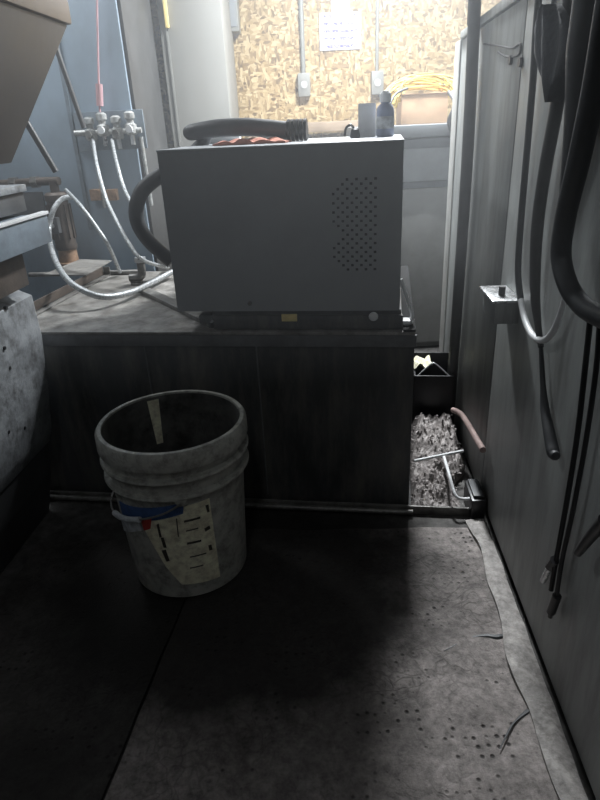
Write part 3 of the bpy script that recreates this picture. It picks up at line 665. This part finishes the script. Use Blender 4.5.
# dark scrap bin behind the heap
BD0 = YFRONT + 0.012 + 0.36 + 0.02
q0, q1 = TK.on_y(413, 400, BD0), TK.on_y(463, 400, BD0); q1[0] = min(q1[0], pans(BD0 + .16) - .01)
bn = empty('scrap_bin', TK.wor((0.5 * (q0[0] + q1[0]), BD0, 0.0)), TK.yaw); tag(bn, 'dark open scrap bin behind the metal chips', 'bin')
hw = 0.5 * (q1[0] - q0[0]); hh = TK.on_y(440, 376, BD0)[2]
bxp('bin_front', 'black_plastic', bn, (-hw, hw, 0.0, 0.006, 0.004, hh), 0.002)
bxp('bin_side', 'black_plastic', bn, (-hw, -hw + .006, 0.0065, 0.15, 0.004, hh), 0.002)
bxp('bin_side', 'black_plastic', bn, (hw - .006, hw, 0.0065, 0.15, 0.004, hh), 0.002)
bxp('bin_back', 'black_plastic', bn, (-hw, hw, 0.1505, 0.156, 0.004, hh + .02), 0.002)
bxp('bin_floor', 'black_plastic', bn, (-hw, hw, 0.0, 0.156, 0.0, 0.0035), 0)
MB().tube([(-hw + .01, .003, hh - .004), (-hw * .2, .02, hh + .028), (hw * .1, .02, hh + .03), (hw - .004, .003, hh - .012)], 0.0025, 8).build('wire_handle', 'bright_steel', bn)
rgp = TK.wor(np.array([q0[0] + 0.03, BD0 + 0.06, 0.0]))
def paper_fn(u, v, off):
    x_, y_ = (u - .5) * .06, (v - .5) * .07
    return (rgp[0] + x_, rgp[1] + y_ + .02, hh + 0.004 + 0.018 * math.sin(u * 5 + v * 3) ** 2 + (0 if off else .002))
o = MB().grid(paper_fn, 10, 10, 1.0).build('crumpled_paper', 'tag_paper', origin='auto'); tag(o, 'crumpled cream paper on the rim of the dark scrap bin', 'paper')

# ================================================================== BUCKET
bc = Zp(193, 564)
bk = empty('plastic_bucket', (bc[0], bc[1], 0.0), 0); tag(bk, 'dirty grey-white plastic bucket with a torn paper label in front of the tank', 'bucket')
def br(z): return 0.128 + 0.019 * z / 0.37
out = [(0, 0.004), (br(0) - .008, 0.004), (br(0) - .006, 0.0), (br(0), .003), (br(.262), .262), (br(.262) + .012, .264), (br(.27) + .013, .267), (br(.272) + .011, .272), (br(.274) + .001, .274),
       (br(.300) + .001, .300), (br(.30) + .012, .302), (br(.306) + .013, .305), (br(.31) + .011, .310), (br(.312) + .001, .312), (br(.328) + .001, .328), (br(.329) + .011, .330), (br(.334) + .012, .335), (br(.36) + .010, .364), (br(.37) + .005, .370),
       (br(.37) - .003, .370), (br(.36) - .004, .362), (br(.01) - .004, .012), (0, .012)]
zo = 0.0135
MB().lathe([(r_, z_ + zo) for r_, z_ in out], n=64).build('bucket_body', 'pail', bk)
MB().lathe([(br(.365) - .0045, .366 + zo), (br(.05) - .0065, .05 + zo), (0.0, .05 + zo)], n=48).build('dark_lining', 'pail_in', bk)  # inner wall, darker than the outside
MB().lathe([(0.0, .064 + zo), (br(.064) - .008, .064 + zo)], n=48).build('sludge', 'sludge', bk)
def surf(ang, z, e=.0): r_ = br(z) + e; return (r_ * math.cos(ang), r_ * math.sin(ang), z + zo)
def bang(px, py):
    """pixel -> (angle, z) on the bucket wall (front side)"""
    d = ray(px, py); best = None
    for k in range(3000):
        t = 0.7 + k * 0.0003; p = CAM + d * t; x_, y_, z_ = p[0] - bc[0], p[1] - bc[1], p[2] - zo
        e = math.hypot(x_, y_) - br(z_)
        if best is None or e < best[0]: best = (e, math.atan2(y_, x_), z_)
        if e <= 0: break
    an = best[1]
    if an > 0.5: an -= 2 * math.pi
    return an, best[2]
def patch(name, m, quadpix, e=.0012, nu=12, nv=12, mat_parent=None):
    """curved patch through four pixels on the wall: tl, tr, br, bl"""
    A = [bang(*q) for q in quadpix]
    def fn(u, v, off):
        an = (A[0][0] * (1 - u) + A[1][0] * u) * (1 - v) + (A[3][0] * (1 - u) + A[2][0] * u) * v
        z = (A[0][1] * (1 - u) + A[1][1] * u) * (1 - v) + (A[3][1] * (1 - u) + A[2][1] * u) * v
        return surf(an, z, e - (e * .9 if off else 0))
    return MB().grid(fn, nu, nv, 1.0).build(name, m, mat_parent or bk)
lab = patch('paper_label', 'tag_paper', [(163, 509), (209, 498), (220, 576), (182, 584)], .0016)
lab['label'] = 'torn cream paper label'
patch('label_flap', 'tag_paper', [(138, 516), (163, 509), (182, 584), (166, 566)], .0016)['label'] = 'torn left edge of the cream label'
patch('blue_print', 'print_blue', [(120, 501), (184, 502), (183, 513), (124, 516)], .0022)['label'] = 'dark blue printed band'
patch('red_print', 'print_red', [(141, 519), (152, 518), (151, 528), (145, 530)], .0024, 6, 6)['label'] = 'small red printed mark'
patch('white_print', 'print_white', [(120, 517), (139, 519), (143, 530), (124, 530)], .0022, 6, 6)
for q in ([(157, 524), (159, 523), (162, 536), (160, 537)], [(161, 537), (164, 537), (167, 547), (164, 547)], [(162, 550), (166, 549), (170, 560), (167, 561)],
          [(205, 505), (208, 504), (209, 511), (207, 512)], [(204, 528), (209, 525), (210, 528), (205, 531)], [(208, 545), (211, 544), (212, 549), (209, 550)],
          [(176, 518), (177, 518), (179, 536), (178, 536)], [(184, 520), (200, 516), (200, 518), (184, 522)], [(186, 530), (198, 527), (198, 528), (186, 531)],
          [(187, 542), (201, 539), (201, 541), (187, 544)], [(190, 556), (206, 552), (206, 553), (190, 557)], [(190, 567), (203, 564), (203, 565), (190, 568)]):
    patch('print_stroke', 'print_dark', q, .0024, 2, 4, lab)
# ear and wire bail hanging against the left side
ea, ez = bang(178, 482); ez = 0.262
e0 = surf(ea, ez, 0.0); e1 = surf(ea, ez, 0.012)
MB().tube([e0, e1], 0.011, 14).build('ear', 'pail', bk)
eb0, eb1 = surf(ea + math.pi, ez, 0.0), surf(ea + math.pi, ez, 0.012)
MB().tube([eb0, eb1], 0.011, 14).build('ear', 'pail', bk)
W = []
for k in range(17):
    t = k / 16; an = ea - math.pi * t                       # round the left side (clockwise seen from above)
    z = ez - 0.062 * math.sin(math.pi * t) ** 0.8 - 0.004
    W.append(surf(an, z, 0.014))
MB().tube(W, 0.0021, 6, sub=3).build('wire_bail', 'oily_steel', bk); bail = bpy.data.objects['wire_bail']
MB().tube(W[3:7], 0.0062, 10, sub=4).build('hand_grip', 'print_white', bail)
# drip of pale paint inside
def drip(u, v, off):
    an = R(118) + 0.16 * (u - .5) * (1.2 - .5 * v); z = .36 - .11 * v; r_ = br(z) - .0055 - (0.001 if not off else 0)
    return (r_ * math.cos(an), r_ * math.sin(an), z + zo)
MB().grid(drip, 6, 10, 1.0).build('paint_drip', 'tag_paper', bk)

# ================================================================== TANK TOP, LEFT: PUMP, HOSES, VALVES
pb = Zp(70, 264, LT)
pu = empty('coolant_pump', pb, TK.yaw); pu.scale = (1.12, 1.12, 1.12); tag(pu, 'upright brown-black coolant pump with a copper foot on the tank lid', 'pump')
MB().lathe([(0, 0), (.040, 0), (.040, .008), (.032, .010), (.030, .050), (0, .050)], n=20).build('copper_foot', 'copper', pu)
mbd = MB().lathe([(0, .0505), (.034, .0505), (.036, .060), (.034, .072), (.034, .205), (.037, .208), (.037, .225), (.030, .232), (0, .232)], n=20).build('motor_body', 'brown_iron', pu)
for k in range(12):
    an = k * math.pi / 6
    MB().box(.034, .039, -.0022, .0022, .085, .195).build('cooling_fin', 'brown_iron', mbd).rotation_euler = (0, 0, an)
tbx = bxp('terminal_box', 'casting_dark', pu, (-.018, .018, -.060, -.0395, .11, .16), .003)
_o = MB().lathe([(0, 0), (.007, 0), (.007, .006), (0, .007)], n=12).build('terminal_cap', 'bright_steel', tbx)
_o.location = (0, -.0605, .135); _o.rotation_euler = (R(90), 0, 0)
MB().tube([(0, 0, .232), (0, 0, .262)], .014, 12).build('outlet_neck', 'brown_iron', pu)
MB().tube([(.02, 0, .266), (-.03, 0.005, .266), (-.20, .01, .262)], .013, 12, smooth=False).build('outlet_pipe', 'brown_iron', pu)
for x_ in (-.055, -.13):
    MB().tube([(x_, .006, .265), (x_ - .022, .007, .2645)], .019, 6).build('pipe_nut', 'oily_steel', pu)
bxp('bracket_plate', 'casting_dark', pu, (-.20, -.045, -.004, .004, .12, .235), .002)

def wtube(name, m, P, r, label, cat, n=10, group=None):
    o = MB().tube(P, r, n).build(name, m, origin='auto'); return tag(o, label, cat, group)
ym = pb[1]
wtube('hose', 'braided', [Yp(72, 197, ym - .06), Yp(62, 199, ym - .08), Yp(53, 211, ym - .12), Yp(49, 233, ym - .16), Zp(54, 257, LT + .10), Zp(66, 278, LT + .075), Zp(84, 291, LT + .05),
      Zp(105, 297, LT + .03), Zp(132, 292, LT + .02), Zp(155, 281, LT + .016), Zp(172, 272, LT + .02)], .0088, 'pale silver hose looping out from the pump and over the tank lid', 'hose', 12)
YV = 2.42   # face of the blue-grey column
hoses = [([(80, 205, 2.05), (95, 225, 2.0), (108, 245, 1.97)], (120, 272), 'leftmost pale hose slanting down to the tank lid beside the pump', [(78, 150)]),
         ([(97, 165, 2.2), (106, 198, 2.1), (117, 222, 2.0), (130, 245, 1.92), (143, 260, 1.87)], (168, 268), 'middle pale hose sweeping down from the valve cluster', None),
         ([(116, 160, 2.2), (124, 188, 2.1), (134, 208, 2.0), (146, 228, 1.92), (158, 250, 1.86)], (172, 262), 'rightmost pale hose sweeping down from the valve cluster to the cabinet', None)]
for pix, end, lb, top in hoses:
    P = [Yp(*q) for q in pix] + [Zp(*end, LT + .012)]
    if top: P = [Yp(66, 190, 2.2)] + P
    else: P = [Yp(pix[0][0] - 4, 140, YV - .075)] + P
    wtube('hose', 'braided', P, .0062, lb, 'hose', 10, 'pale hoses above the tank lid')
# tube and sheet at the back of the lid
o = wtube('tube', 'oily_steel', [TK.wor((lidp(30, 277)[0], lidp(30, 277)[1], LT + .008)), TK.wor((lidp(142, 274)[0], lidp(142, 274)[1], LT + .008))], .008, 'thin steel tube lying across the back of the tank lid', 'tube')
sh = MB(); c = [Zp(*q, LT + .0310) for q in ((44, 275), (86, 276), (112, 261), (80, 260))]
sh.hexa(c, [p + np.array([0, 0, .003]) for p in c]); o = sh.build('sheet_offcut', 'tank_top', origin='auto'); tag(o, 'pale sheet-metal offcut resting on the return tray behind the hose loop', 'sheet')
# lump of fittings between pump and cabinet
fp = Zp(140, 284, LT)
fg = empty('pipe_elbow', fp, TK.yaw); tag(fg, 'dull metal pipe elbow on the tank lid beside the cabinet', 'fitting')
MB().tube([(-.03, 0, .02), (0, 0, .022), (.012, 0, .035), (.013, 0, .07)], .013, 10).build('elbow_body', 'oily_steel', fg)
MB().tube([(.013, 0, .07), (.013, 0, .085)], .018, 6).build('elbow_nut', 'bright_steel', fg)
MB().lathe([(0, 0), (.026, 0), (.026, .006), (.016, .0065), (.016, .012), (0, .012)], (-.005, 0, 0), 14).build('elbow_flange', 'oily_steel', fg)

# ================================================================== BACKGROUND LEFT
col = empty('machine_column', Yp(90, 125, YV + .3) * np.array([1, 1, 0]), 0); tag(col, 'tall blue-grey machine column behind the pump and hoses', 'machine')
cr = Yp(129, 90, YV)[0]; c0 = np.array(col.location)
bxp('column_panel', 'blue_grey', col, (-1.7 - c0[0], cr - c0[0] - .001, YV - c0[1], YV + .55 - c0[1], 0.0, 2.0), .006)
bxp('edge_seam', 'dark_pipe', col, (cr - c0[0], cr - c0[0] + .012, YV + .01 - c0[1], YV + .55 - c0[1], 0.0, 2.0), .002)
mx_ = Yp(62, 60, YV)[0]
bxp('panel_rib', 'mach_blue', col, (mx_ - .012 - c0[0], mx_ + .002 - c0[0], YV - .012 - c0[1], YV - .0005 - c0[1], 0.6, 2.0), .002)
# tall beige cabinet
YC = 3.02
tc_ = empty('steel_cabinet', (Yp(175, 100, YC)[0], YC, 0)); tag(tc_, 'tall pale grey double-door steel cabinet against the strand-board wall', 'cabinet')
xa, xb, xs = cr + .03 - tc_.location[0], Yp(226, 60, YC)[0] - tc_.location[0], Yp(172, 70, YC)[0] - tc_.location[0]
bxp('cabinet_body', 'beige_cab', tc_, (xa, xb, .02, .55, 0, 1.95), .004)
bxp('cabinet_door', 'beige_cab', tc_, (xa + .002, xs - .001, 0, .0195, .06, 1.93), .004)
dr_ = bxp('cabinet_door', 'beige_cab', tc_, (xs + .001, xb - .002, 0, .0195, .06, 1.93), .004)
hz = Yp(168, 15, YC)[2]
bxp('door_handle', 'yellow_tag', dr_, (xs - .004, xs + .012, -.022, -.0005, hz - .05, hz + .07), .004)
bxp('lock_bar', 'conduit', dr_, (xs - .007, xs + .003, -.008, -.0005, .25, hz - .06), .002)
# valve cluster on the column
vc = empty('valve_cluster', Yp(112, 135, YV) * np.array([1, 1, 0]) + np.array([0, 0, Yp(112, 150, YV)[2]])); tag(vc, 'cluster of grey pneumatic valves and fittings on the blue-grey column', 'valves')
v0_ = np.array(vc.location)
bxp('mount_plate', 'mach_blue', vc, (-.125, .125, -.012, -.0005, .0, .13), .003)
random.seed(11)
for k, px in enumerate((90, 103, 117, 131)):
    x_ = Yp(px, 130, YV - .05)[0] - v0_[0]; z_ = .035 + .012 * (k % 2)
    vb = MB().lathe([(0, 0), (.016, 0), (.021, .006), (.021, .034), (.013, .040), (.013, .052), (.019, .055), (.019, .072), (.010, .078), (0, .078)], (x_, -.045, z_), 14).build('valve_body', 'valve', vc)
    MB().tube([(x_, -.045, z_), (x_, -.045, z_ - .032)], .008, 8).build('valve_stem', 'bright_steel', vb)
    MB().tube([(x_, -.066, z_ + .02), (x_, -.082, z_ + .02)], .012, 10).build('gauge', 'white_plastic' if k % 2 else 'oily_steel', vb)
    bxp('valve_bracket', 'oily_steel', vc, (x_ - .008, x_ + .008, -.03, -.0125, z_ + .012, z_ + .03), .001)
MB().tube([(-.12, -.045, .062), (.12, -.045, .062)], .010, 10).build('manifold_bar', 'valve', vc)
for px in (88, 138):
    x_ = Yp(px, 130, YV - .05)[0] - v0_[0]
    MB().tube([(x_, -.02, .04), (x_ + .004, -.02, -.20)], .007, 8).build('drop_pipe', 'valve', vc)
for px in (96, 112):
    x_ = Yp(px, 195, YV - .03)[0] - v0_[0]; z_ = Yp(px, 195, YV - .03)[2] - v0_[2]
    bxp('terminal_block', 'copper', vc, (x_ - .022, x_ + .018, -.035, -.0005, z_ - .02, z_ + .02), .003)
wtube('cord', 'pink', [Yp(98, -40, YV - .03) * np.array([1, 1, 0]) + np.array([0, 0, 1.98]), Yp(98, -40, YV - .03), Yp(97, 0, YV - .03), Yp(98, 50, YV - .03), Yp(99, 92, YV - .04), Yp(100, 112, YV - .045)], .0035, 'thin pink air line dropping down the column to the valve cluster', 'cord')
wtube('cord_sleeve', 'pink', [Yp(99, 84, YV - .04), Yp(100, 106, YV - .044)], .012, 'pink sleeve on the air line above the valve cluster', 'sleeve')
wtube('rod', 'dark_pipe', [Yp(24, 118, 1.95), Yp(56, 172, 1.95)], .009, 'dark slanted rod between the hopper and the pump', 'rod')
wtube('rod', 'dark_pipe', [Yp(52, 36, 2.2), Yp(84, 128, 2.2)], .008, 'thin dark slanted rod beside the hopper in front of the blue-grey column', 'rod')

# ================================================================== LEFT MACHINE
LM = Frame((-0.73, 1.2), 90 - 5.0)     # x into the depth, y to the left (away from the gap), z up
lm = empty('machine_tool', LM.o, LM.yaw); tag(lm, 'grey machine tool with a tapered brown hopper filling the left edge', 'machine')
far = 0.20
# base casting: profile in (y, z), swept along x
def sweep(name, m, prof, x0, x1, x1t=None, bev=.004):
    b = MB(); n = len(prof)
    A = [(x0, y_, z_) for y_, z_ in prof]; B = [((x1 + (x1t(z_) if x1t else 0)), y_, z_) for y_, z_ in prof]
    b.hexa(A, B)
    if bev: b.bevel(bev, 2)
    return b.build(name, m, lm)
sweep('base_casting', 'casting', [(-0.10, .60), (-0.10, .50), (-0.085, .36), (-0.07, .25), (-.055, .212), (.265, .212), (.265, .62), (-.03, .63)], -1.0, far, lambda z: 0.0)
sweep('base_skirt', 'casting_dark', [(-.05, .211), (-.04, .12), (-.01, .0), (.265, .0), (.265, .211)], -1.0, far - .005)
random.seed(5)
def facey(z):
    pr = [(.60, -.10), (.50, -.10), (.36, -.085), (.25, -.07), (.212, -.055)]
    for (z1, y1), (z0, y0) in zip(pr[:-1], pr[1:]):
        if z0 <= z <= z1: return y0 + (y1 - y0) * (z - z0) / (z1 - z0)
    return -.085
for px, py in ((4, 348), (9, 368), (8, 432), (24, 428), (6, 308)):
    q = LM.on_y(px, py, -.06); f_ = facey(q[2])
    q = LM.on_y(px, py, f_); 
    MB().tube([(q[0], f_ + .004, q[2]), (q[0], f_ - .003, q[2])], .0042, 8).build('bolt', 'black_plastic', lm)
# blue beam with bright edge strip
b1 = LM.on_y(47, 214, -.15); b0 = LM.on_y(47, 244, -.15)
BY = -.15
bxp('cross_beam', 'mach_blue', lm, (-1.0, b1[0], BY, .25, b0[2], b1[2]), .004)
bxp('edge_strip', 'white_plastic', lm, (-1.0, b1[0] + .001, BY - .004, BY + .012, b1[2] + .0005, b1[2] + .007), .001)
bxp('under_block', 'brown_iron', lm, (-1.0, b1[0] - .09, BY + .03, .25, .632, b0[2] - .0005), .004)
t1 = LM.on_y(22, 186, -.10); 
bxp('table_slab', 'casting_dark', lm, (-1.0, t1[0], -.10, .25, b1[2] + .0075, t1[2] - .012), .004)
bxp('table_edge', 'casting', lm, (-1.0, t1[0] + .004, -.108, .25, t1[2] - .0115, t1[2] + .004), .003)
bxp('unseen_light_block', 'casting', lm, (-1.0, .62, .27, 1.0, .0, 2.15), .01)  # unseen tall body, added to keep lamplight off the front floor
# hopper
ht = LM.on_y(68, 25, -.20); hb = LM.on_y(12, 163, -.14)
hz1, hz0 = ht[2], max(hb[2], t1[2] + .005)
T = [(-.75, -.20), (ht[0], -.20), (ht[0], .26), (-.75, .26)]; Bq = [(-.35, -.14), (hb[0], -.14), (hb[0], .25), (-.35, .25)]
hp_ = MB(); hp_.hexa([(x_, y_, hz0) for x_, y_ in Bq], [(x_, y_, hz1) for x_, y_ in T]); hp_.bevel(.004); hp_.build('hopper_cone', 'hopper', lm)
bxp('hopper_rim', 'hopper_rim', lm, (-.77, ht[0] + .008, -.208, .265, hz1 + .0005, hz1 + .05), .005)

# ================================================================== BACKGROUND RIGHT: BENCH, BOX, STRAW
YBN = 2.53
bn_ = empty('bench_cabinet', (0.75, YBN, 0)); tag(bn_, 'low grey bench cabinet behind the tank at the end of the gap', 'cabinet')
bx0, bx1 = .30 - .75, 1.55 - .75
bz = Yp(430, 124, YBN)[2]
zd = Yp(430, 181, YBN)[2]; zd2 = Yp(430, 188, YBN)[2]
bxp('carcass', 'bench_low', bn_, (bx0, bx1, .03, .60, .0, bz - .045), .004)
bxp('lower_door', 'bench_low', bn_, (bx0, .03, .0, .0295, .03, zd2), .004)
bxp('lower_door', 'bench_low', bn_, (.034, bx1, .0, .0295, .03, zd2), .004)
bxp('drawer_front', 'bench_grey', bn_, (bx0, bx1, -.004, .0295, zd, bz - .05), .005)
bxp('recess_rail', 'bench_dark', bn_, (bx0, bx1, .008, .0295, zd2 + .001, zd - .001), .001)  # dark rail set back between drawer and doors
bxp('bench_top', 'bench_grey', bn_, (bx0 - .02, bx1 + .02, -.03, .62, bz - .0445, bz), .005)
bxp('front_rail', 'bench_dark', bn_, (bx0, bx1, -.012, -.0045, bz - .085, bz - .0505), .003)
# long bench along the OSB wall, seen above the cabinet
wbn = empty('wall_bench', (-.25, 3.32, 0)); tag(wbn, 'brown wooden bench along the strand-board wall', 'bench')
bxp('bench_top', 'bench_wood', wbn, (.05, .75, -.12, .25, .90, .945), .004)
for lx in (.09, .71):
    for ly in (-.09, .21): bxp('leg', 'bench_wood', wbn, (lx - .03, lx + .03, ly - .03, ly + .03, 0, .8995), .003)
# cardboard box
cb = Yp(424, 122, YBN + .12)
cbx = empty('cardboard_box', (cb[0], YBN + .12, bz), -4); tag(cbx, 'brown cardboard box on the bench cabinet under the yellow strands', 'box')
cw = .5 * (Yp(447, 110, YBN + .12)[0] - Yp(401, 110, YBN + .12)[0]); ch = Yp(424, 94, YBN + .12)[2] - bz
bxp('box_body', 'cardboard', cbx, (-cw, cw, 0, .22, 0, ch), .004)
bxp('box_flap', 'cardboard', cbx, (-cw, cw, -.004, .10, ch + .0005, ch + .004), .001)
bxp('box_flap', 'cardboard', cbx, (-cw, cw, .104, .224, ch + .0005, ch + .004), .001)
# yellow strands: a loose bundle
st = empty('strand_bundle', (cb[0], YBN + .12, bz + ch + .004)); tag(st, 'loose bundle of yellow plastic strands draped over the cardboard box', 'strands')
random.seed(21)
for k in range(34):
    a0 = random.uniform(-.5, .5); yy = random.uniform(.0, .16); h1 = random.uniform(.02, .07)
    lft = -cw - random.uniform(.0, .07); rgt = cw + random.uniform(.0, .08)
    P = [(lft, yy - .02, -random.uniform(.0, .05)), (lft * .7, yy, h1 * .7), (random.uniform(-.3, .3) * cw, yy + random.uniform(-.02, .02), h1), (rgt * .7, yy, h1 * random.uniform(.5, .9)), (rgt, yy - .02, random.uniform(-.03, .03))]
    o = MB().tube(P, random.uniform(.0022, .0042), 5, sub=4).build('strand', 'straw' if random.random() > .12 else 'black_rubber', st)
# dark cable tangle on the bench beside the flange
random.seed(31)
for k, lb in enumerate(('dark cable looping down from the bench cabinet beside the cardboard box', 'grey cable hanging over the bench edge nearest the enclosure flange')):
    P = [Yp(449 + 4 * k, 92, YBN + .02), Yp(455 + 2 * k, 104, YBN - .045), Yp(449 + 5 * k, 122, YBN - .05), Yp(455 + 2 * k, 140, YBN - .05), Yp(452 + 5 * k, 156, YBN - .045)]
    wtube('cable', 'dark_pipe' if k == 0 else 'conduit', P, .008, lb, 'cable')
# curved black wire left of the box
wtube('wire', 'black_rubber', [Yp(392, 122, YBN + .05), Yp(390, 106, YBN + .05), Yp(396, 94, YBN + .08), Yp(408, 88, YBN + .1)], .005, 'black wire arching up the left side of the cardboard box', 'wire')

# ================================================================== ON THE BACK WALL
YW = YB - .0005
nb = [Yp(320, 51, YW - .002), Yp(361, 11, YW - .002)]
cxn = .5 * (nb[0][0] + nb[1][0])
nw_, nh_ = nb[1][0] - nb[0][0], nb[1][2] - nb[0][2]
nt2 = empty('wall_note', (cxn, YB - .0009, nb[0][2])); tag(nt2, 'white handwritten paper note taped to the strand-board wall', 'note')
MB().box(-nw_ / 2, nw_ / 2, -.004, -.001, 0, nh_).build('note_sheet', 'note', nt2, smooth=False)
bxp('tape', 'white_plastic', nt2, (-.045, .05, -.006, -.0045, nh_ - .02, nh_ + .05), 0)
def conduit(px, ybot, label, w=.012):
    top = Yp(px, -60, YB - .02); bt_ = Yp(px, ybot, YB - .02); xx = bt_[0]
    c = empty('conduit', (xx, YB - .001, bt_[2] - .05)); tag(c, label, 'conduit', 'conduits on the back wall')
    MB().tube([(0, -w - .002, .1), (0, -w - .002, CEIL - bt_[2] + .05 - .002)], w, 10).build('conduit_pipe', 'conduit', c)
    ob = bxp('outlet_box', 'conduit', c, (-.032, .032, -.045, -.0005, -.01, .1), .004)
    _o = MB().lathe([(0, 0), (.018, 0), (.018, .004), (0, .004)], n=14).build('outlet_face', 'valve', ob)
    _o.location = (0, -.0455, .045); _o.rotation_euler = (R(90), 0, 0)
conduit(304, 84, 'grey conduit ending in an outlet box left of the wall note')
conduit(377, 82, 'thinner grey conduit ending in an outlet box right of the wall note', .009)
# dark grey jacket-like cover by the tall cabinet and pale strip
sx = Yp(229, 15, YB - .06)
jk = empty('wall_box', (sx[0], YB - .001, sx[2] - .13)); tag(jk, 'grey electrical box high on the strand-board wall beside the tall cabinet', 'box')
bxp('box_body', 'conduit', jk, (-.07, .05, -.12, -.0005, .05, .40), .008)
bxp('box_cover', 'bench_grey', jk, (-.06, .04, -.128, -.1205, .07, .38), .004)
MB().tube([(-.02, -.05, .05), (-.015, -.05, -.42)], .013, 10).build('drop_conduit', 'valve', jk)

# ================================================================== CEILING FIXTURES
names = ('fluorescent ceiling fixture above the end of the gap', 'fluorescent ceiling fixture above the blue-grey column', 'fluorescent ceiling fixture beyond the right machine enclosure', 'added front fill fixture, unseen behind the photographer')
for (lx, ly, lz, ln, pw), lb in zip(LAMPS, names):
    fx = empty('ceiling_light', (lx, ly, lz)); tag(fx, lb, 'lamp', 'fluorescent ceiling fixtures')
    for e_ in (-1, 1): MB().tube([(0, e_ * ln * .35, .1395), (0, e_ * ln * .35, CEIL - lz - .0005)], .004, 6).build('hanger', 'conduit', fx)
    bxp('housing', 'lamp_white', fx, (-.12, .12, -ln / 2 - .03, ln / 2 + .03, .06, .139), .006)
    for s_ in (-.05, .05):
        MB().tube([(s_, -ln / 2, .03), (s_, ln / 2, .03)], .013, 10).build('tube_lamp', 'tube_glow', fx)
    for e_ in (-1, 1): bxp('end_cap', 'lamp_white', fx, (-.09, .09, e_ * (ln / 2 + .012) - .01, e_ * (ln / 2 + .012) + .01, .0, .0595), .003)

# ================================================================== MIST IN THE AIR
def haze():
    m = bpy.data.materials.new('oil_mist'); m.use_nodes = True; nt = m.node_tree; nt.nodes.clear()
    o = nd(nt, 'ShaderNodeOutputMaterial'); v = nd(nt, 'ShaderNodeVolumeScatter', Density=0.10, Anisotropy=0.45)
    v.inputs['Color'].default_value = (0.93, 0.96, 1.0, 1); nt.links.new(v.outputs[0], o.inputs['Volume']); return m
MT['haze'] = haze()
hz_ = MB().box(XL + .02, XR - .02, 0.72, YB - .08, .62, CEIL - .02).build('oil_mist', 'haze', smooth=False)
tag(hz_, 'thin pale oil mist hanging in the shop air', 'mist', kind='stuff')
